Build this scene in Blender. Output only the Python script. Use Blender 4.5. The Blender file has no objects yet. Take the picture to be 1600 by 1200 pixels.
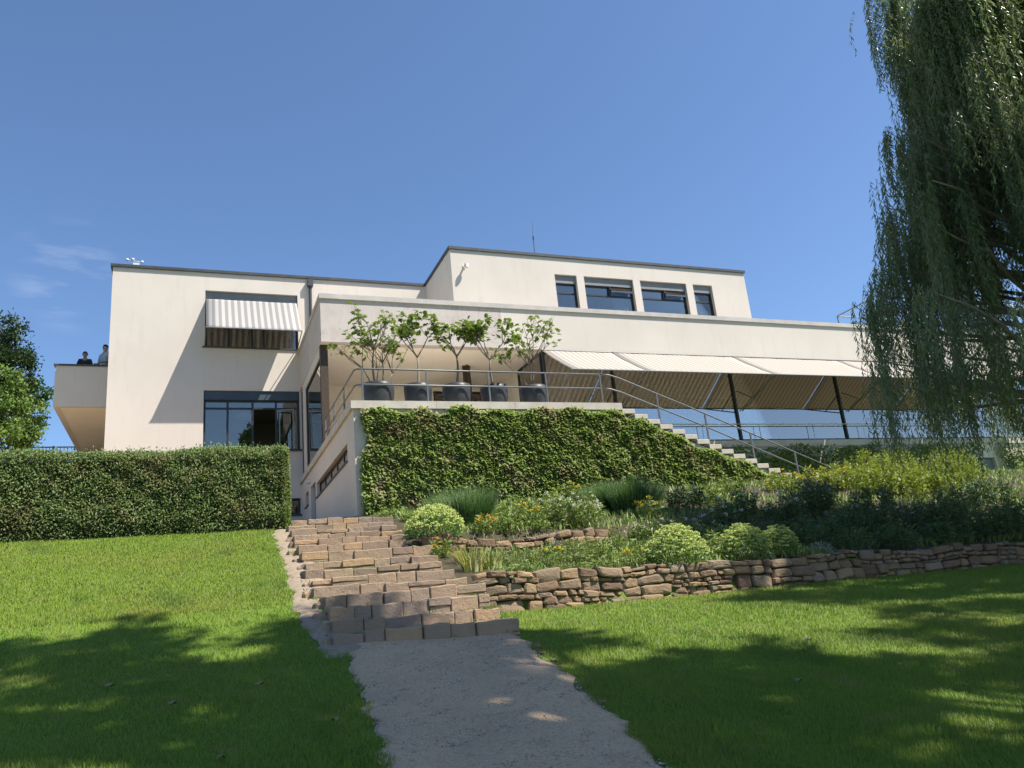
import bpy, bmesh, math, random
import numpy as np
from mathutils import Vector, Matrix

scene = bpy.context.scene
C = scene.collection
R = math.radians
random.seed(7)
rng = np.random.default_rng(7)

# ------------------------------------------------------------------ camera
def setup_camera():
    yaw, pitch, roll, focal = R(22.6585), R(16.3487), R(-5.6451), 1255.78
    f = Vector((math.sin(yaw)*math.cos(pitch), math.cos(yaw)*math.cos(pitch), math.sin(pitch)))
    ri = Vector((math.cos(yaw), -math.sin(yaw), 0)); up = ri.cross(f)
    r2 = math.cos(roll)*ri + math.sin(roll)*up
    u2 = -math.sin(roll)*ri + math.cos(roll)*up
    cd = bpy.data.cameras.new('camera'); co = bpy.data.objects.new('camera', cd); C.objects.link(co)
    m = Matrix((r2, u2, -f)).transposed().to_4x4(); co.matrix_world = m
    cd.sensor_width = 36; cd.lens = 36*focal/1600; cd.clip_start = .05; cd.clip_end = 2000
    scene.camera = co
setup_camera()

# ------------------------------------------------------------------ light
SUN = Vector((0.461, -0.336, 0.821)).normalized()
w = bpy.data.worlds.new('World'); scene.world = w; w.use_nodes = True
nt = w.node_tree; nt.nodes.clear()
sky = nt.nodes.new('ShaderNodeTexSky'); sky.sky_type = 'NISHITA'; sky.sun_disc = False
sky.sun_elevation = math.asin(SUN.z); sky.sun_rotation = math.atan2(SUN.x, SUN.y)
sky.altitude = 250; sky.air_density = 1.0; sky.dust_density = 0.5; sky.ozone_density = 6.5
bg = nt.nodes.new('ShaderNodeBackground'); bg.inputs[1].default_value = 0.102
ow = nt.nodes.new('ShaderNodeOutputWorld')
# a few faint cirrus wisps low over the street side
tc = nt.nodes.new('ShaderNodeTexCoord'); mp = nt.nodes.new('ShaderNodeMapping'); mp.inputs['Rotation'].default_value = (0, R(12), R(4)); mp.inputs['Scale'].default_value = (14, 14, 60)
nz = nt.nodes.new('ShaderNodeTexNoise'); nz.inputs['Scale'].default_value = 1.0; nz.inputs['Detail'].default_value = 6
cr = nt.nodes.new('ShaderNodeValToRGB'); cr.color_ramp.elements[0].position = .50; cr.color_ramp.elements[1].position = .80
dt = nt.nodes.new('ShaderNodeVectorMath'); dt.operation = 'DOT_PRODUCT'; dt.inputs[1].default_value = Vector((-.137, 1, .445)).normalized()
mr = nt.nodes.new('ShaderNodeMapRange'); mr.interpolation_type = 'SMOOTHSTEP'; mr.inputs['From Min'].default_value = math.cos(R(4.0)); mr.inputs['From Max'].default_value = math.cos(R(1.0)); mr.inputs['To Max'].default_value = .2
ml = nt.nodes.new('ShaderNodeMath'); ml.operation = 'MULTIPLY'; mx = nt.nodes.new('ShaderNodeMix'); mx.data_type = 'RGBA'; mx.inputs[7].default_value = (6.0, 6.4, 7.0, 1)
for a_, b_ in ((tc.outputs['Generated'], mp.inputs[0]), (mp.outputs[0], nz.inputs[0]), (nz.outputs[0], cr.inputs[0]), (tc.outputs['Generated'], dt.inputs[0]), (dt.outputs['Value'], mr.inputs[0]),
               (cr.outputs[0], ml.inputs[0]), (mr.outputs[0], ml.inputs[1]), (ml.outputs[0], mx.inputs[0]), (sky.outputs[0], mx.inputs[6]), (mx.outputs[2], bg.inputs[0]), (bg.outputs[0], ow.inputs[0])): nt.links.new(a_, b_)
sd = bpy.data.lights.new('sun', 'SUN'); sd.energy = 5.0; sd.angle = R(0.53); sd.color = (1.0, .93, .83)
so = bpy.data.objects.new('sun', sd); C.objects.link(so)
so.rotation_euler = SUN.to_track_quat('Z', 'Y').to_euler(); so.location = (20, -20, 40)
scene.view_settings.view_transform = 'Standard'; scene.view_settings.look = 'None'
scene.view_settings.exposure = 0.85; scene.view_settings.gamma = 1.0
scene.view_settings.use_curve_mapping = False
scene.cycles.use_denoising = True
scene.cycles.max_bounces = 8; scene.cycles.diffuse_bounces = 3; scene.cycles.transparent_max_bounces = 12
scene.cycles.caustics_reflective = False; scene.cycles.caustics_refractive = False

# ------------------------------------------------------------------ materials
MATS = {}
def nmat(name):
    m = bpy.data.materials.new(name); m.use_nodes = True; t = m.node_tree; t.nodes.clear()
    out = t.nodes.new('ShaderNodeOutputMaterial'); MATS[name] = m
    return m, t, out
def N(t, typ, **kw):
    n = t.nodes.new(typ)
    for k, v in kw.items(): setattr(n, k, v)
    return n
def ramp(t, stops, fac=None, interp='LINEAR'):
    n = N(t, 'ShaderNodeValToRGB'); e = n.color_ramp.elements; n.color_ramp.interpolation = interp
    while len(e) < len(stops): e.new(.5)
    for i, (p, c) in enumerate(stops):
        e[i].position = p; e[i].color = (c[0], c[1], c[2], 1)
    if fac is not None: t.links.new(fac, n.inputs[0])
    return n
def noise(t, scale, detail=4, rough=.55, vec=None):
    n = N(t, 'ShaderNodeTexNoise'); n.inputs['Scale'].default_value = scale
    n.inputs['Detail'].default_value = detail; n.inputs['Roughness'].default_value = rough
    if vec is not None: t.links.new(vec, n.inputs['Vector'])
    return n
def mix(t, a, b, fac, mode='MIX'):
    n = N(t, 'ShaderNodeMix', data_type='RGBA', blend_type=mode)
    if isinstance(fac, (int, float)): n.inputs[0].default_value = fac
    else: t.links.new(fac, n.inputs[0])
    for i, v in ((6, a), (7, b)):
        if isinstance(v, tuple): n.inputs[i].default_value = (*v[:3], 1)
        else: t.links.new(v, n.inputs[i])
    return n.outputs[2]
def math_n(t, op, a, b=0.0, c=None):
    n = N(t, 'ShaderNodeMath', operation=op)
    for i, v in enumerate((a, b) if c is None else (a, b, c)):
        if isinstance(v, (int, float)): n.inputs[i].default_value = v
        else: t.links.new(v, n.inputs[i])
    return n.outputs[0]
def pos(t, scale=(1, 1, 1)):
    g = N(t, 'ShaderNodeNewGeometry'); mp = N(t, 'ShaderNodeMapping'); mp.inputs['Scale'].default_value = scale
    t.links.new(g.outputs['Position'], mp.inputs['Vector']); return mp.outputs[0]
def bump(t, h, strength=.3, dist=.02):
    b = N(t, 'ShaderNodeBump'); b.inputs['Strength'].default_value = strength; b.inputs['Distance'].default_value = dist
    t.links.new(h, b.inputs['Height']); return b.outputs[0]
def principled(t, out, col, rough=.8, metal=0., normal=None, spec=.3):
    p = N(t, 'ShaderNodeBsdfPrincipled')
    if isinstance(col, tuple): p.inputs['Base Color'].default_value = (*col[:3], 1)
    else: t.links.new(col, p.inputs['Base Color'])
    if isinstance(rough, (int, float)): p.inputs['Roughness'].default_value = rough
    else: t.links.new(rough, p.inputs['Roughness'])
    p.inputs['Metallic'].default_value = metal; p.inputs['Specular IOR Level'].default_value = spec
    if normal is not None: t.links.new(normal, p.inputs['Normal'])
    if out is not None: t.links.new(p.outputs[0], out.inputs[0])
    return p
def simple(name, c1, c2=None, scale=6, rough=.7, metal=0., bs=.15, bscale=60, spec=.3, stretch=(1, 1, 1)):
    m, t, o = nmat(name); v = pos(t, stretch)
    c2 = c2 or tuple(x*.82 for x in c1)
    n1 = noise(t, scale, 5, .6, v); rp = ramp(t, [(.3, c1), (.72, c2)], n1.outputs[0])
    n2 = noise(t, bscale, 3, .6, v)
    principled(t, o, rp.outputs[0], rough, metal, bump(t, n2.outputs[0], bs, .01), spec); return m
def leafmat(name, cols, trans=.35, rough=.5, patch=None, pscale=1.2, up=0):
    m, t, o = nmat(name)
    g = N(t, 'ShaderNodeNewGeometry')
    k = len(cols); rp = ramp(t, [(i/(k-1) if k > 1 else 0, c) for i, c in enumerate(cols)], g.outputs['Random Per Island'])
    col = rp.outputs[0]
    if patch is not None:
        nz = noise(t, pscale, 4, .6, pos(t)); f = ramp(t, [(.50, (0, 0, 0)), (.68, (1, 1, 1))], nz.outputs[0])
        col = mix(t, col, patch, math_n(t, 'MULTIPLY', f.outputs[0], .75))
    if name == 'grass_blade':   # dry straw and clover patches
        n2 = noise(t, 2.6, 5, .65, pos(t)); col = mix(t, col, (.30, .29, .085), math_n(t, 'MULTIPLY', ramp(t, [(.56, (0, 0, 0)), (.74, (1, 1, 1))], n2.outputs[0]).outputs[0], .8))
        n3 = noise(t, 1.1, 4, .6, pos(t, (1.3, .8, 1))); col = mix(t, col, (.085, .17, .02), math_n(t, 'MULTIPLY', ramp(t, [(.55, (0, 0, 0)), (.7, (1, 1, 1))], n3.outputs[0]).outputs[0], .6))
    nrm = None
    if up:
        vm = N(t, 'ShaderNodeVectorMath', operation='ADD'); vm.inputs[1].default_value = (0, 0, up); t.links.new(g.outputs['Normal'], vm.inputs[0])
        vn = N(t, 'ShaderNodeVectorMath', operation='NORMALIZE'); t.links.new(vm.outputs[0], vn.inputs[0]); nrm = vn.outputs[0]
    p = principled(t, None, col, rough, spec=.35, normal=nrm)
    tr = N(t, 'ShaderNodeBsdfTranslucent'); tc = mix(t, col, (1.0, 1.0, .25), .5, 'MULTIPLY')
    b = N(t, 'ShaderNodeMix', data_type='RGBA')
    t.links.new(tc, tr.inputs[0])
    ms = N(t, 'ShaderNodeMixShader'); ms.inputs[0].default_value = trans
    t.links.new(p.outputs[0], ms.inputs[1]); t.links.new(tr.outputs[0], ms.inputs[2]); t.links.new(ms.outputs[0], o.inputs[0])
    t.nodes.remove(b)
    return m
def glassmat(name, tint, refl, gc):
    m, t, o = nmat(name)
    gl = N(t, 'ShaderNodeBsdfGlossy'); gl.inputs['Roughness'].default_value = .012; gl.inputs[0].default_value = (*gc, 1)
    tr = N(t, 'ShaderNodeBsdfTransparent'); tr.inputs[0].default_value = (*tint, 1)
    fr = N(t, 'ShaderNodeFresnel'); fr.inputs[0].default_value = 1.5
    f = math_n(t, 'ADD', math_n(t, 'MULTIPLY', fr.outputs[0], 1.4), refl); 
    f = math_n(t, 'MINIMUM', f, 1.0)
    nz = noise(t, 1.1, 2, .5, pos(t)); bn = bump(t, nz.outputs[0], .006, .02); t.links.new(bn, gl.inputs['Normal'])
    ms = N(t, 'ShaderNodeMixShader'); t.links.new(f, ms.inputs[0]); t.links.new(tr.outputs[0], ms.inputs[1]); t.links.new(gl.outputs[0], ms.inputs[2])
    t.links.new(ms.outputs[0], o.inputs[0]); return m

def build_materials():
    # stucco: warm white with faint weathering runs
    def stucco(name, base, patch=False):
        m, t, o = nmat(name); v = pos(t)
        n1 = noise(t, .55, 5, .6, v); n2 = noise(t, 3.0, 4, .65, pos(t, (1.6, 1.6, .18))); n3 = noise(t, 90, 3, .6, v)
        d = tuple(x*.92 for x in base)
        c = mix(t, base, d, ramp(t, [(.4, (0, 0, 0)), (.7, (1, 1, 1))], n1.outputs[0]).outputs[0])
        c = mix(t, c, tuple(x*y for x, y in zip(base, (.84, .82, .79))), math_n(t, 'MULTIPLY', ramp(t, [(.55, (0, 0, 0)), (.8, (1, 1, 1))], n2.outputs[0]).outputs[0], .62))
        if patch:   # unpainted, stained render on the left length of the parapet
            sx = N(t, 'ShaderNodeSeparateXYZ'); t.links.new(v, sx.inputs[0])
            nn = noise(t, 1.5, 6, .7, v); nv = noise(t, 2.2, 6, .75, pos(t, (2.5, 2.5, .5)))
            edge = math_n(t, 'LESS_THAN', math_n(t, 'ADD', sx.outputs[0], math_n(t, 'MULTIPLY', nn.outputs[0], .03)), 9.47)
            pc = ramp(t, [(.28, (.40, .36, .33)), (.45, (.535, .485, .45)), (.6, (.48, .43, .395)), (.78, (.46, .395, .345))], nn.outputs[0]).outputs[0]
            pc = mix(t, pc, (.38, .32, .275), math_n(t, 'MULTIPLY', ramp(t, [(.54, (0, 0, 0)), (.72, (1, 1, 1))], nv.outputs[0]).outputs[0], .8))
            c = mix(t, c, pc, edge)
        principled(t, o, c, .88, 0, bump(t, n3.outputs[0], .12, .006), .2)
    stucco('stucco', (.63, .575, .515)); stucco('stucco_parapet', (.63, .575, .515), True)
    stucco('soffit', (.86, .76, .64))
    simple('coping', (.52, .49, .46), (.40, .38, .36), 2.2, .85, bs=.25, bscale=40)
    simple('zinc', (.075, .08, .09), (.05, .055, .062), 3, .5, .2)
    simple('frame_dark', (.035, .045, .055), (.025, .03, .038), 4, .45)
    simple('blind_grey', (.22, .235, .25), (.19, .2, .215), 3, .6)
    simple('shutter_blue', (.055, .085, .11), (.04, .062, .082), 3, .5)
    simple('rail_grey', (.17, .18, .185), (.12, .125, .13), 6, .45, .35)
    simple('chrome', (.78, .8, .82), (.7, .72, .75), 3, .18, 1.0, 0.02)
    simple('white_metal', (.72, .72, .70), (.62, .62, .60), 3, .45)
    simple('wood_post', (.065, .045, .032), (.04, .028, .02), 5, .55, stretch=(6, 6, .6))
    simple('travertine', (.55, .50, .43), (.44, .39, .32), 5, .8, bs=.3, bscale=35)
    simple('paving', (.74, .69, .61), (.66, .61, .54), 3.5, .8)
    simple('slab', (.56, .52, .46), (.41, .375, .32), 3.5, .85, bs=.25, bscale=40)
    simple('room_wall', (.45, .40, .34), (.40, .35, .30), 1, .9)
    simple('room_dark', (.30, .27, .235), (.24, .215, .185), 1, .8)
    simple('room_floor', (.45, .43, .40), (.4, .38, .35), 1, .5)
    simple('curtain_yellow', (.86, .74, .48), (.78, .66, .4), 2, .9)
    simple('curtain_white', (.62, .61, .58), (.52, .51, .49), 2, .9)
    simple('door_blue', (.16, .19, .22), (.13, .155, .18), 2, .5)
    simple('lamp_shade', (.75, .55, .32), (.7, .5, .3), 2, .6)
    # planters: dark smooth plastic/fibre with a little dust
    simple('pot', (.035, .038, .045), (.065, .068, .072), 5, .42, bs=.08)
    simple('soil', (.07, .048, .032), (.035, .024, .016), 9, .95, bs=.8, bscale=25)
    simple('bark_pale', (.30, .25, .2), (.17, .14, .11), 14, .9, bs=.6, bscale=45, stretch=(1, 1, .35))
    simple('bark_dark', (.10, .075, .055), (.05, .038, .028), 9, .9, bs=.8, bscale=30, stretch=(1, 1, .3))
    simple('twig', (.17, .13, .075), (.10, .075, .045), 9, .9)
    simple('skin', (.42, .25, .18), (.38, .22, .16), 6, .55)
    simple('hair_dark', (.02, .017, .015), (.03, .025, .02), 20, .6)
    simple('hair_grey', (.12, .11, .10), (.08, .075, .07), 20, .6)
    simple('shirt_dark', (.03, .035, .05), (.02, .025, .035), 8, .9)
    simple('shirt_light', (.42, .46, .52), (.34, .38, .44), 8, .9)
    simple('trousers', (.05, .055, .08), (.035, .04, .06), 8, .9)
    glassmat('glass', (.80, .86, .88), .08, (1, .92, .82)); glassmat('glass_strong', (.72, .78, .82), .25, (1, .94, .88))
    # stone for steps and walls: one hue for each stone
    def stone(name, cols, moss=.25):
        m, t, o = nmat(name); oi = N(t, 'ShaderNodeObjectInfo'); v = pos(t)
        rp = ramp(t, [(i/(len(cols)-1), c) for i, c in enumerate(cols)], oi.outputs['Random'])
        n1 = noise(t, 9, 6, .65, v); n2 = noise(t, 55, 5, .7, v); n3 = noise(t, 3.0, 5, .6, pos(t, (1, 1, 3)))
        c = mix(t, rp.outputs[0], (.30, .235, .165), math_n(t, 'MULTIPLY', ramp(t, [(.42, (0, 0, 0)), (.7, (1, 1, 1))], n1.outputs[0]).outputs[0], .35))
        c = mix(t, c, (.115, .105, .095), math_n(t, 'MULTIPLY', ramp(t, [(.56, (0, 0, 0)), (.75, (1, 1, 1))], n3.outputs[0]).outputs[0], moss*1.6))
        c = mix(t, c, (.5, .5, .5), ramp(t, [(.3, (0, 0, 0)), (.8, (.35, .35, .35))], n2.outputs[0]).outputs[0], 'OVERLAY')
        h = math_n(t, 'ADD', n1.outputs[0], math_n(t, 'MULTIPLY', n2.outputs[0], .45))
        principled(t, o, c, .92, 0, bump(t, h, .75, .03), .15)
    stone('stone_step', [(.33, .24, .165), (.24, .18, .135), (.36, .265, .18), (.275, .215, .17), (.42, .285, .165), (.25, .20, .16)], .35)
    stone('stone_wall', [(.24, .16, .095), (.14, .09, .06), (.30, .21, .125), (.17, .13, .10), (.34, .235, .135), (.18, .11, .07), (.26, .205, .145)])
    simple('mortar', (.36, .28, .205), (.27, .21, .15), 12, .95, bs=.5, bscale=60)
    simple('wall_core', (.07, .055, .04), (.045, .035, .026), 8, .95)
    # ground
    m, t, o = nmat('ground'); n1 = noise(t, 1.3, 5, .6, pos(t)); n2 = noise(t, 40, 4, .6, pos(t))
    c = ramp(t, [(.3, (.08, .14, .02)), (.55, (.10, .17, .025)), (.75, (.15, .18, .04))], n1.outputs[0]).outputs[0]
    principled(t, o, c, .95, 0, bump(t, n2.outputs[0], .5, .03), .1)
    simple('bed_soil', (.075, .06, .035), (.04, .035, .02), 5, .95, bs=.9, bscale=25)
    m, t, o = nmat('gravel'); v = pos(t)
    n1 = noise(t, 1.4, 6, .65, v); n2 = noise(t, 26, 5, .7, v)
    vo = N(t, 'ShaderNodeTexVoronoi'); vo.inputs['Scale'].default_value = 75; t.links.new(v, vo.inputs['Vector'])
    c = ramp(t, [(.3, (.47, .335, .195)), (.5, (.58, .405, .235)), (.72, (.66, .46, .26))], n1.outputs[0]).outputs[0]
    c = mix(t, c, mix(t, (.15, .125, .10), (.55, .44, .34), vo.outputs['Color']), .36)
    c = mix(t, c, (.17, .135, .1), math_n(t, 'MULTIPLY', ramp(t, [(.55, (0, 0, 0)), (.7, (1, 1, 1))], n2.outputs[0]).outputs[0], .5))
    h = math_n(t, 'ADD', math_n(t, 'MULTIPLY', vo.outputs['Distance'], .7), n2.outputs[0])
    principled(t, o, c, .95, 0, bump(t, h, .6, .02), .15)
    simple('gravel_sun_tone', (.33, .265, .19), (.20, .16, .115), 16, .95, bs=.8, bscale=45)  # strip gravel darkened for its sun; path gravel colour is lifted for shade
    m, t, o = nmat('pebble'); g = N(t, 'ShaderNodeNewGeometry')
    principled(t, o, ramp(t, [(0, (.22, .18, .14)), (.4, (.40, .32, .25)), (.75, (.58, .48, .39)), (1, (.13, .11, .09))], g.outputs['Random Per Island']).outputs[0], .9, spec=.2)
    # striped awning cloth: stripes run up the slope, light glows through
    def awn(name, x0, per, ca, cb, duty):
        m, t, o = nmat(name); g = N(t, 'ShaderNodeNewGeometry'); sx = N(t, 'ShaderNodeSeparateXYZ'); t.links.new(g.outputs['Position'], sx.inputs[0])
        fr = math_n(t, 'FRACT', math_n(t, 'DIVIDE', math_n(t, 'SUBTRACT', sx.outputs[0], x0), per))
        s = math_n(t, 'LESS_THAN', fr, duty); c = mix(t, ca, cb, s)
        n1 = noise(t, 2.5, 4, .6, pos(t)); c = mix(t, c, (.5, .47, .42), math_n(t, 'MULTIPLY', n1.outputs[0], .16))
        d = principled(t, None, c, .9, spec=.1); tr = N(t, 'ShaderNodeBsdfTranslucent')
        t.links.new(mix(t, c, (1, .95, .89), 1.0, 'MULTIPLY'), tr.inputs[0])
        ms = N(t, 'ShaderNodeMixShader'); ms.inputs[0].default_value = .42
        t.links.new(d.outputs[0], ms.inputs[1]); t.links.new(tr.outputs[0], ms.inputs[2]); t.links.new(ms.outputs[0], o.inputs[0])
    awn('awning_grey', .38, .2133, (.62, .615, .60), (.38, .375, .37), .5)
    awn('awning_cream', 10.75, .2, (.66, .62, .56), (.48, .445, .40), .45)
    # foliage
    leafmat('ivy_leaf', [(.18, .30, .065), (.25, .37, .09), (.32, .42, .13), (.41, .46, .21), (.20, .32, .075)], .45, .42, (.42, .35, .23), 1.6, up=1.0)
    leafmat('climber_leaf', [(.10, .18, .03), (.14, .23, .04), (.20, .28, .06)], .3, .5, up=.7)
    leafmat('hedge_leaf', [(.10, .175, .048), (.145, .235, .062), (.20, .285, .095), (.27, .31, .135), (.115, .19, .06)], .42, .42, (.25, .23, .10), 1.3, up=1.0)
    leafmat('fig_leaf', [(.11, .19, .03), (.16, .24, .045), (.22, .29, .065)], .35, .45, up=.7)
    leafmat('willow_leaf', [(.115, .17, .08), (.155, .215, .105), (.205, .26, .14), (.27, .31, .2)], .45, .3)
    leafmat('tree_leaf', [(.03, .075, .012), (.05, .105, .018), (.075, .135, .025)], .35, .5)
    leafmat('tree_leaf_dark', [(.016, .042, .012), (.028, .06, .016), (.045, .08, .02)], .25, .5)
    leafmat('tree_leaf_light', [(.09, .17, .03), (.13, .22, .04), (.17, .25, .055)], .4, .5, up=.7)
    leafmat('tree_leaf_yellow', [(.20, .18, .03), (.26, .22, .05), (.14, .16, .03)], .4, .5)
    leafmat('grass_blade', [(.14, .245, .018), (.175, .29, .022), (.205, .32, .03), (.27, .33, .05), (.15, .26, .02)], .38, .5, (.24, .285, .04), .45, up=1.2)
    leafmat('sedum_leaf', [(.12, .21, .05), (.16, .26, .065), (.2, .29, .08)], .3, .5, up=.7)
    leafmat('sedum_head', [(.46, .56, .15), (.56, .63, .21), (.40, .52, .13)], .3, .7, up=1.2)
    leafmat('fine_leaf', [(.08, .16, .04), (.11, .21, .05), (.15, .24, .06)], .35, .5, up=.7)
    leafmat('perennial_leaf', [(.10, .18, .03), (.15, .24, .045), (.20, .28, .06), (.25, .29, .075)], .35, .5, up=.7)
    leafmat('shade_toned_leaf', [(.04, .09, .025), (.06, .12, .032), (.085, .145, .04)], .3, .5, up=.7)  # darker copy of the perennial greens, the bed's shade put into the colour
    leafmat('yellowgreen_leaf', [(.17, .25, .025), (.24, .31, .035), (.30, .34, .05), (.14, .21, .02)], .4, .5, up=.7)
    leafmat('iris_leaf', [(.16, .22, .04), (.30, .30, .07), (.38, .33, .11), (.20, .25, .05)], .35, .5, up=.7)
    leafmat('silver_leaf', [(.22, .27, .22), (.30, .34, .28)], .2, .7)
    leafmat('white_petal', [(.75, .73, .70), (.66, .64, .62)], .3, .7, up=.7)
    leafmat('pink_petal', [(.55, .42, .55), (.62, .52, .60)], .3, .7)
    leafmat('orange_petal', [(.75, .38, .02), (.8, .5, .03)], .3, .7)
    leafmat('yellow_petal', [(.78, .55, .03), (.75, .62, .06)], .3, .7)
    leafmat('dead_leaf', [(.38, .34, .2), (.25, .19, .1)], .3, .7)
build_materials()
M = MATS

# ------------------------------------------------------------------ helpers
def tag(o, label=None, cat=None, group=None, kind=None):
    if label: o['label'] = label
    if cat: o['category'] = cat
    if group: o['group'] = group
    if kind: o['kind'] = kind
    return o
def origin(o):
    v = Vector((0, 0, 0))
    while o is not None: v = v + o.location; o = o.parent
    return v
def thing(name, loc, label, cat, group=None):
    o = bpy.data.objects.new(name, None); C.objects.link(o); o.location = loc; o.empty_display_size = .2
    return tag(o, label, cat, group)
def link(o, parent):
    C.objects.link(o)
    if parent is not None: o.parent = parent
    return o
def np_mesh(name, V, F, mat, parent=None, kind=None, smooth=False):
    """V (n,3) world coordinates, F (m,3|4) index array -> one mesh object"""
    V = np.asarray(V, np.float32); F = np.asarray(F, np.int32)
    if parent is not None: V = V - np.array(origin(parent), np.float32)
    me = bpy.data.meshes.new(name); k = F.shape[1]
    me.vertices.add(len(V)); me.vertices.foreach_set('co', V.ravel())
    me.loops.add(F.size); me.loops.foreach_set('vertex_index', F.ravel())
    me.polygons.add(len(F)); me.polygons.foreach_set('loop_start', np.arange(0, F.size, k, dtype=np.int32))
    if smooth: me.polygons.foreach_set('use_smooth', np.ones(len(F), bool))
    me.update(calc_edges=True); me.validate(); me.materials.append(M[mat])
    o = bpy.data.objects.new(name, me); link(o, parent)
    if kind: o['kind'] = kind
    return o
class MB:
    """collects boxes, tubes and quads in world coordinates for ONE part"""
    def __init__(s): s.v = []; s.f = []
    def add(s, v, f):
        b = len(s.v); s.v += [tuple(p) for p in v]; s.f += [tuple(i+b for i in q) for q in f]; return s
    def box(s, x0, x1, y0, y1, z0, z1):
        return s.add([(x0,y0,z0),(x1,y0,z0),(x1,y1,z0),(x0,y1,z0),(x0,y0,z1),(x1,y0,z1),(x1,y1,z1),(x0,y1,z1)],
                     [(0,3,2,1),(4,5,6,7),(0,1,5,4),(1,2,6,5),(2,3,7,6),(3,0,4,7)])
    def tube(s, pts, rad, n=8, cap=True):
        pts = [Vector(p) for p in pts]; rad = [rad]*len(pts) if isinstance(rad, (int, float)) else rad
        rings = []
        for i, p in enumerate(pts):
            d = (pts[min(i+1, len(pts)-1)] - pts[max(i-1, 0)]).normalized()
            a = d.cross(Vector((0, 0, 1)) if abs(d.z) < .9 else Vector((1, 0, 0))).normalized(); b = d.cross(a)
            rings.append([p + rad[i]*(math.cos(2*math.pi*k/n)*a + math.sin(2*math.pi*k/n)*b) for k in range(n)])
        v = [q for r in rings for q in r]; f = []
        for i in range(len(pts)-1):
            for k in range(n): f.append((i*n+k, i*n+(k+1)%n, (i+1)*n+(k+1)%n, (i+1)*n+k))
        if cap: f.append(tuple(range(n))[::-1]); f.append(tuple(range((len(pts)-1)*n, len(pts)*n)))
        return s.add(v, f)
    def lathe(s, c, prof, n=24):
        c = Vector(c); v = [c + Vector((r*math.cos(2*math.pi*k/n), r*math.sin(2*math.pi*k/n), z)) for r, z in prof for k in range(n)]
        f = [(i*n+k, i*n+(k+1)%n, (i+1)*n+(k+1)%n, (i+1)*n+k) for i in range(len(prof)-1) for k in range(n)]
        return s.add(v, f)
    def build(s, name, mat, parent=None, smooth=False, bevel=0):
        o0 = origin(parent) if parent is not None else Vector((0, 0, 0))
        me = bpy.data.meshes.new(name); me.from_pydata([(p[0]-o0.x, p[1]-o0.y, p[2]-o0.z) for p in s.v], [], s.f)
        bm = bmesh.new(); bm.from_mesh(me); bmesh.ops.recalc_face_normals(bm, faces=bm.faces)
        if bevel: bmesh.ops.bevel(bm, geom=bm.edges[:], offset=bevel, segments=1, affect='EDGES', profile=.5)
        bm.to_mesh(me); bm.free()
        if smooth: me.polygons.foreach_set('use_smooth', [True]*len(me.polygons))
        me.materials.append(M[mat]); o = bpy.data.objects.new(name, me); return link(o, parent)
def wall(name, plane, c, u0, u1, z0, z1, holes, th, mat, parent):
    """a wall with openings. plane 'y': face at y=c, thickness towards +y, u=x; plane 'x': face at x=c, towards +x, u=y"""
    us = sorted({u0, u1, *[h[0] for h in holes], *[h[1] for h in holes]}); zs = sorted({z0, z1, *[h[2] for h in holes], *[h[3] for h in holes]})
    def P(u, d, z): return (u, c+d, z) if plane == 'y' else (c+d, u, z)
    inside = lambda u, z: any(h[0] < u < h[1] and h[2] < z < h[3] for h in holes)
    solid = lambda i, j: 0 <= i < len(us)-1 and 0 <= j < len(zs)-1 and not inside((us[i]+us[i+1])/2, (zs[j]+zs[j+1])/2)
    b = MB()
    for i in range(len(us)-1):
        for j in range(len(zs)-1):
            if not solid(i, j): continue
            a, e, g, h = us[i], us[i+1], zs[j], zs[j+1]
            for d in (0, th): b.add([P(a,d,g),P(e,d,g),P(e,d,h),P(a,d,h)], [(0,1,2,3)])
            for di, dj, q in ((-1,0,(a,a,g,h)),(1,0,(e,e,g,h)),(0,-1,(a,e,g,g)),(0,1,(a,e,h,h))):
                if not solid(i+di, j+dj):
                    if di: b.add([P(q[0],0,g),P(q[0],th,g),P(q[0],th,h),P(q[0],0,h)], [(0,1,2,3)])
                    else: b.add([P(a,0,q[2]),P(e,0,q[2]),P(e,th,q[2]),P(a,th,q[2])], [(0,1,2,3)])
    o0 = origin(parent); me = bpy.data.meshes.new(name); me.from_pydata([(p[0]-o0.x, p[1]-o0.y, p[2]-o0.z) for p in b.v], [], b.f)
    bm = bmesh.new(); bm.from_mesh(me); bmesh.ops.remove_doubles(bm, verts=bm.verts, dist=1e-5); bmesh.ops.recalc_face_normals(bm, faces=bm.faces); bm.to_mesh(me); bm.free()
    me.materials.append(M[mat]); return link(bpy.data.objects.new(name, me), parent)
def unit(a): return a/np.maximum(np.linalg.norm(a, axis=-1, keepdims=True), 1e-9)
def leaves(c, d, L, W, fold=.15, nrm=None):
    """rhombic leaves: base c, axis d, lengths L, widths W -> V, F"""
    n = len(c); d = unit(d); r = rng.normal(size=(n, 3)) if nrm is None else nrm
    s = unit(np.cross(d, r)); nn = np.cross(s, d); L = np.broadcast_to(L, n)[:, None]; W = np.broadcast_to(W, n)[:, None]
    m = c + d*L*.45 + nn*W*fold
    V = np.stack([c, m + s*W*.5, c + d*L, m - s*W*.5], 1).reshape(-1, 3)
    i = np.arange(n)[:, None]*4
    F = np.concatenate([i + np.array([[0, 1, 2]]), i + np.array([[0, 2, 3]])], 1).reshape(-1, 3)
    return V, F
def join(parts):
    V = []; F = []; b = 0
    for v, f in parts: V.append(v); F.append(f+b); b += len(v)
    return np.concatenate(V), np.concatenate(F)
def rdir(n): return unit(rng.normal(size=(n, 3)))

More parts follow.
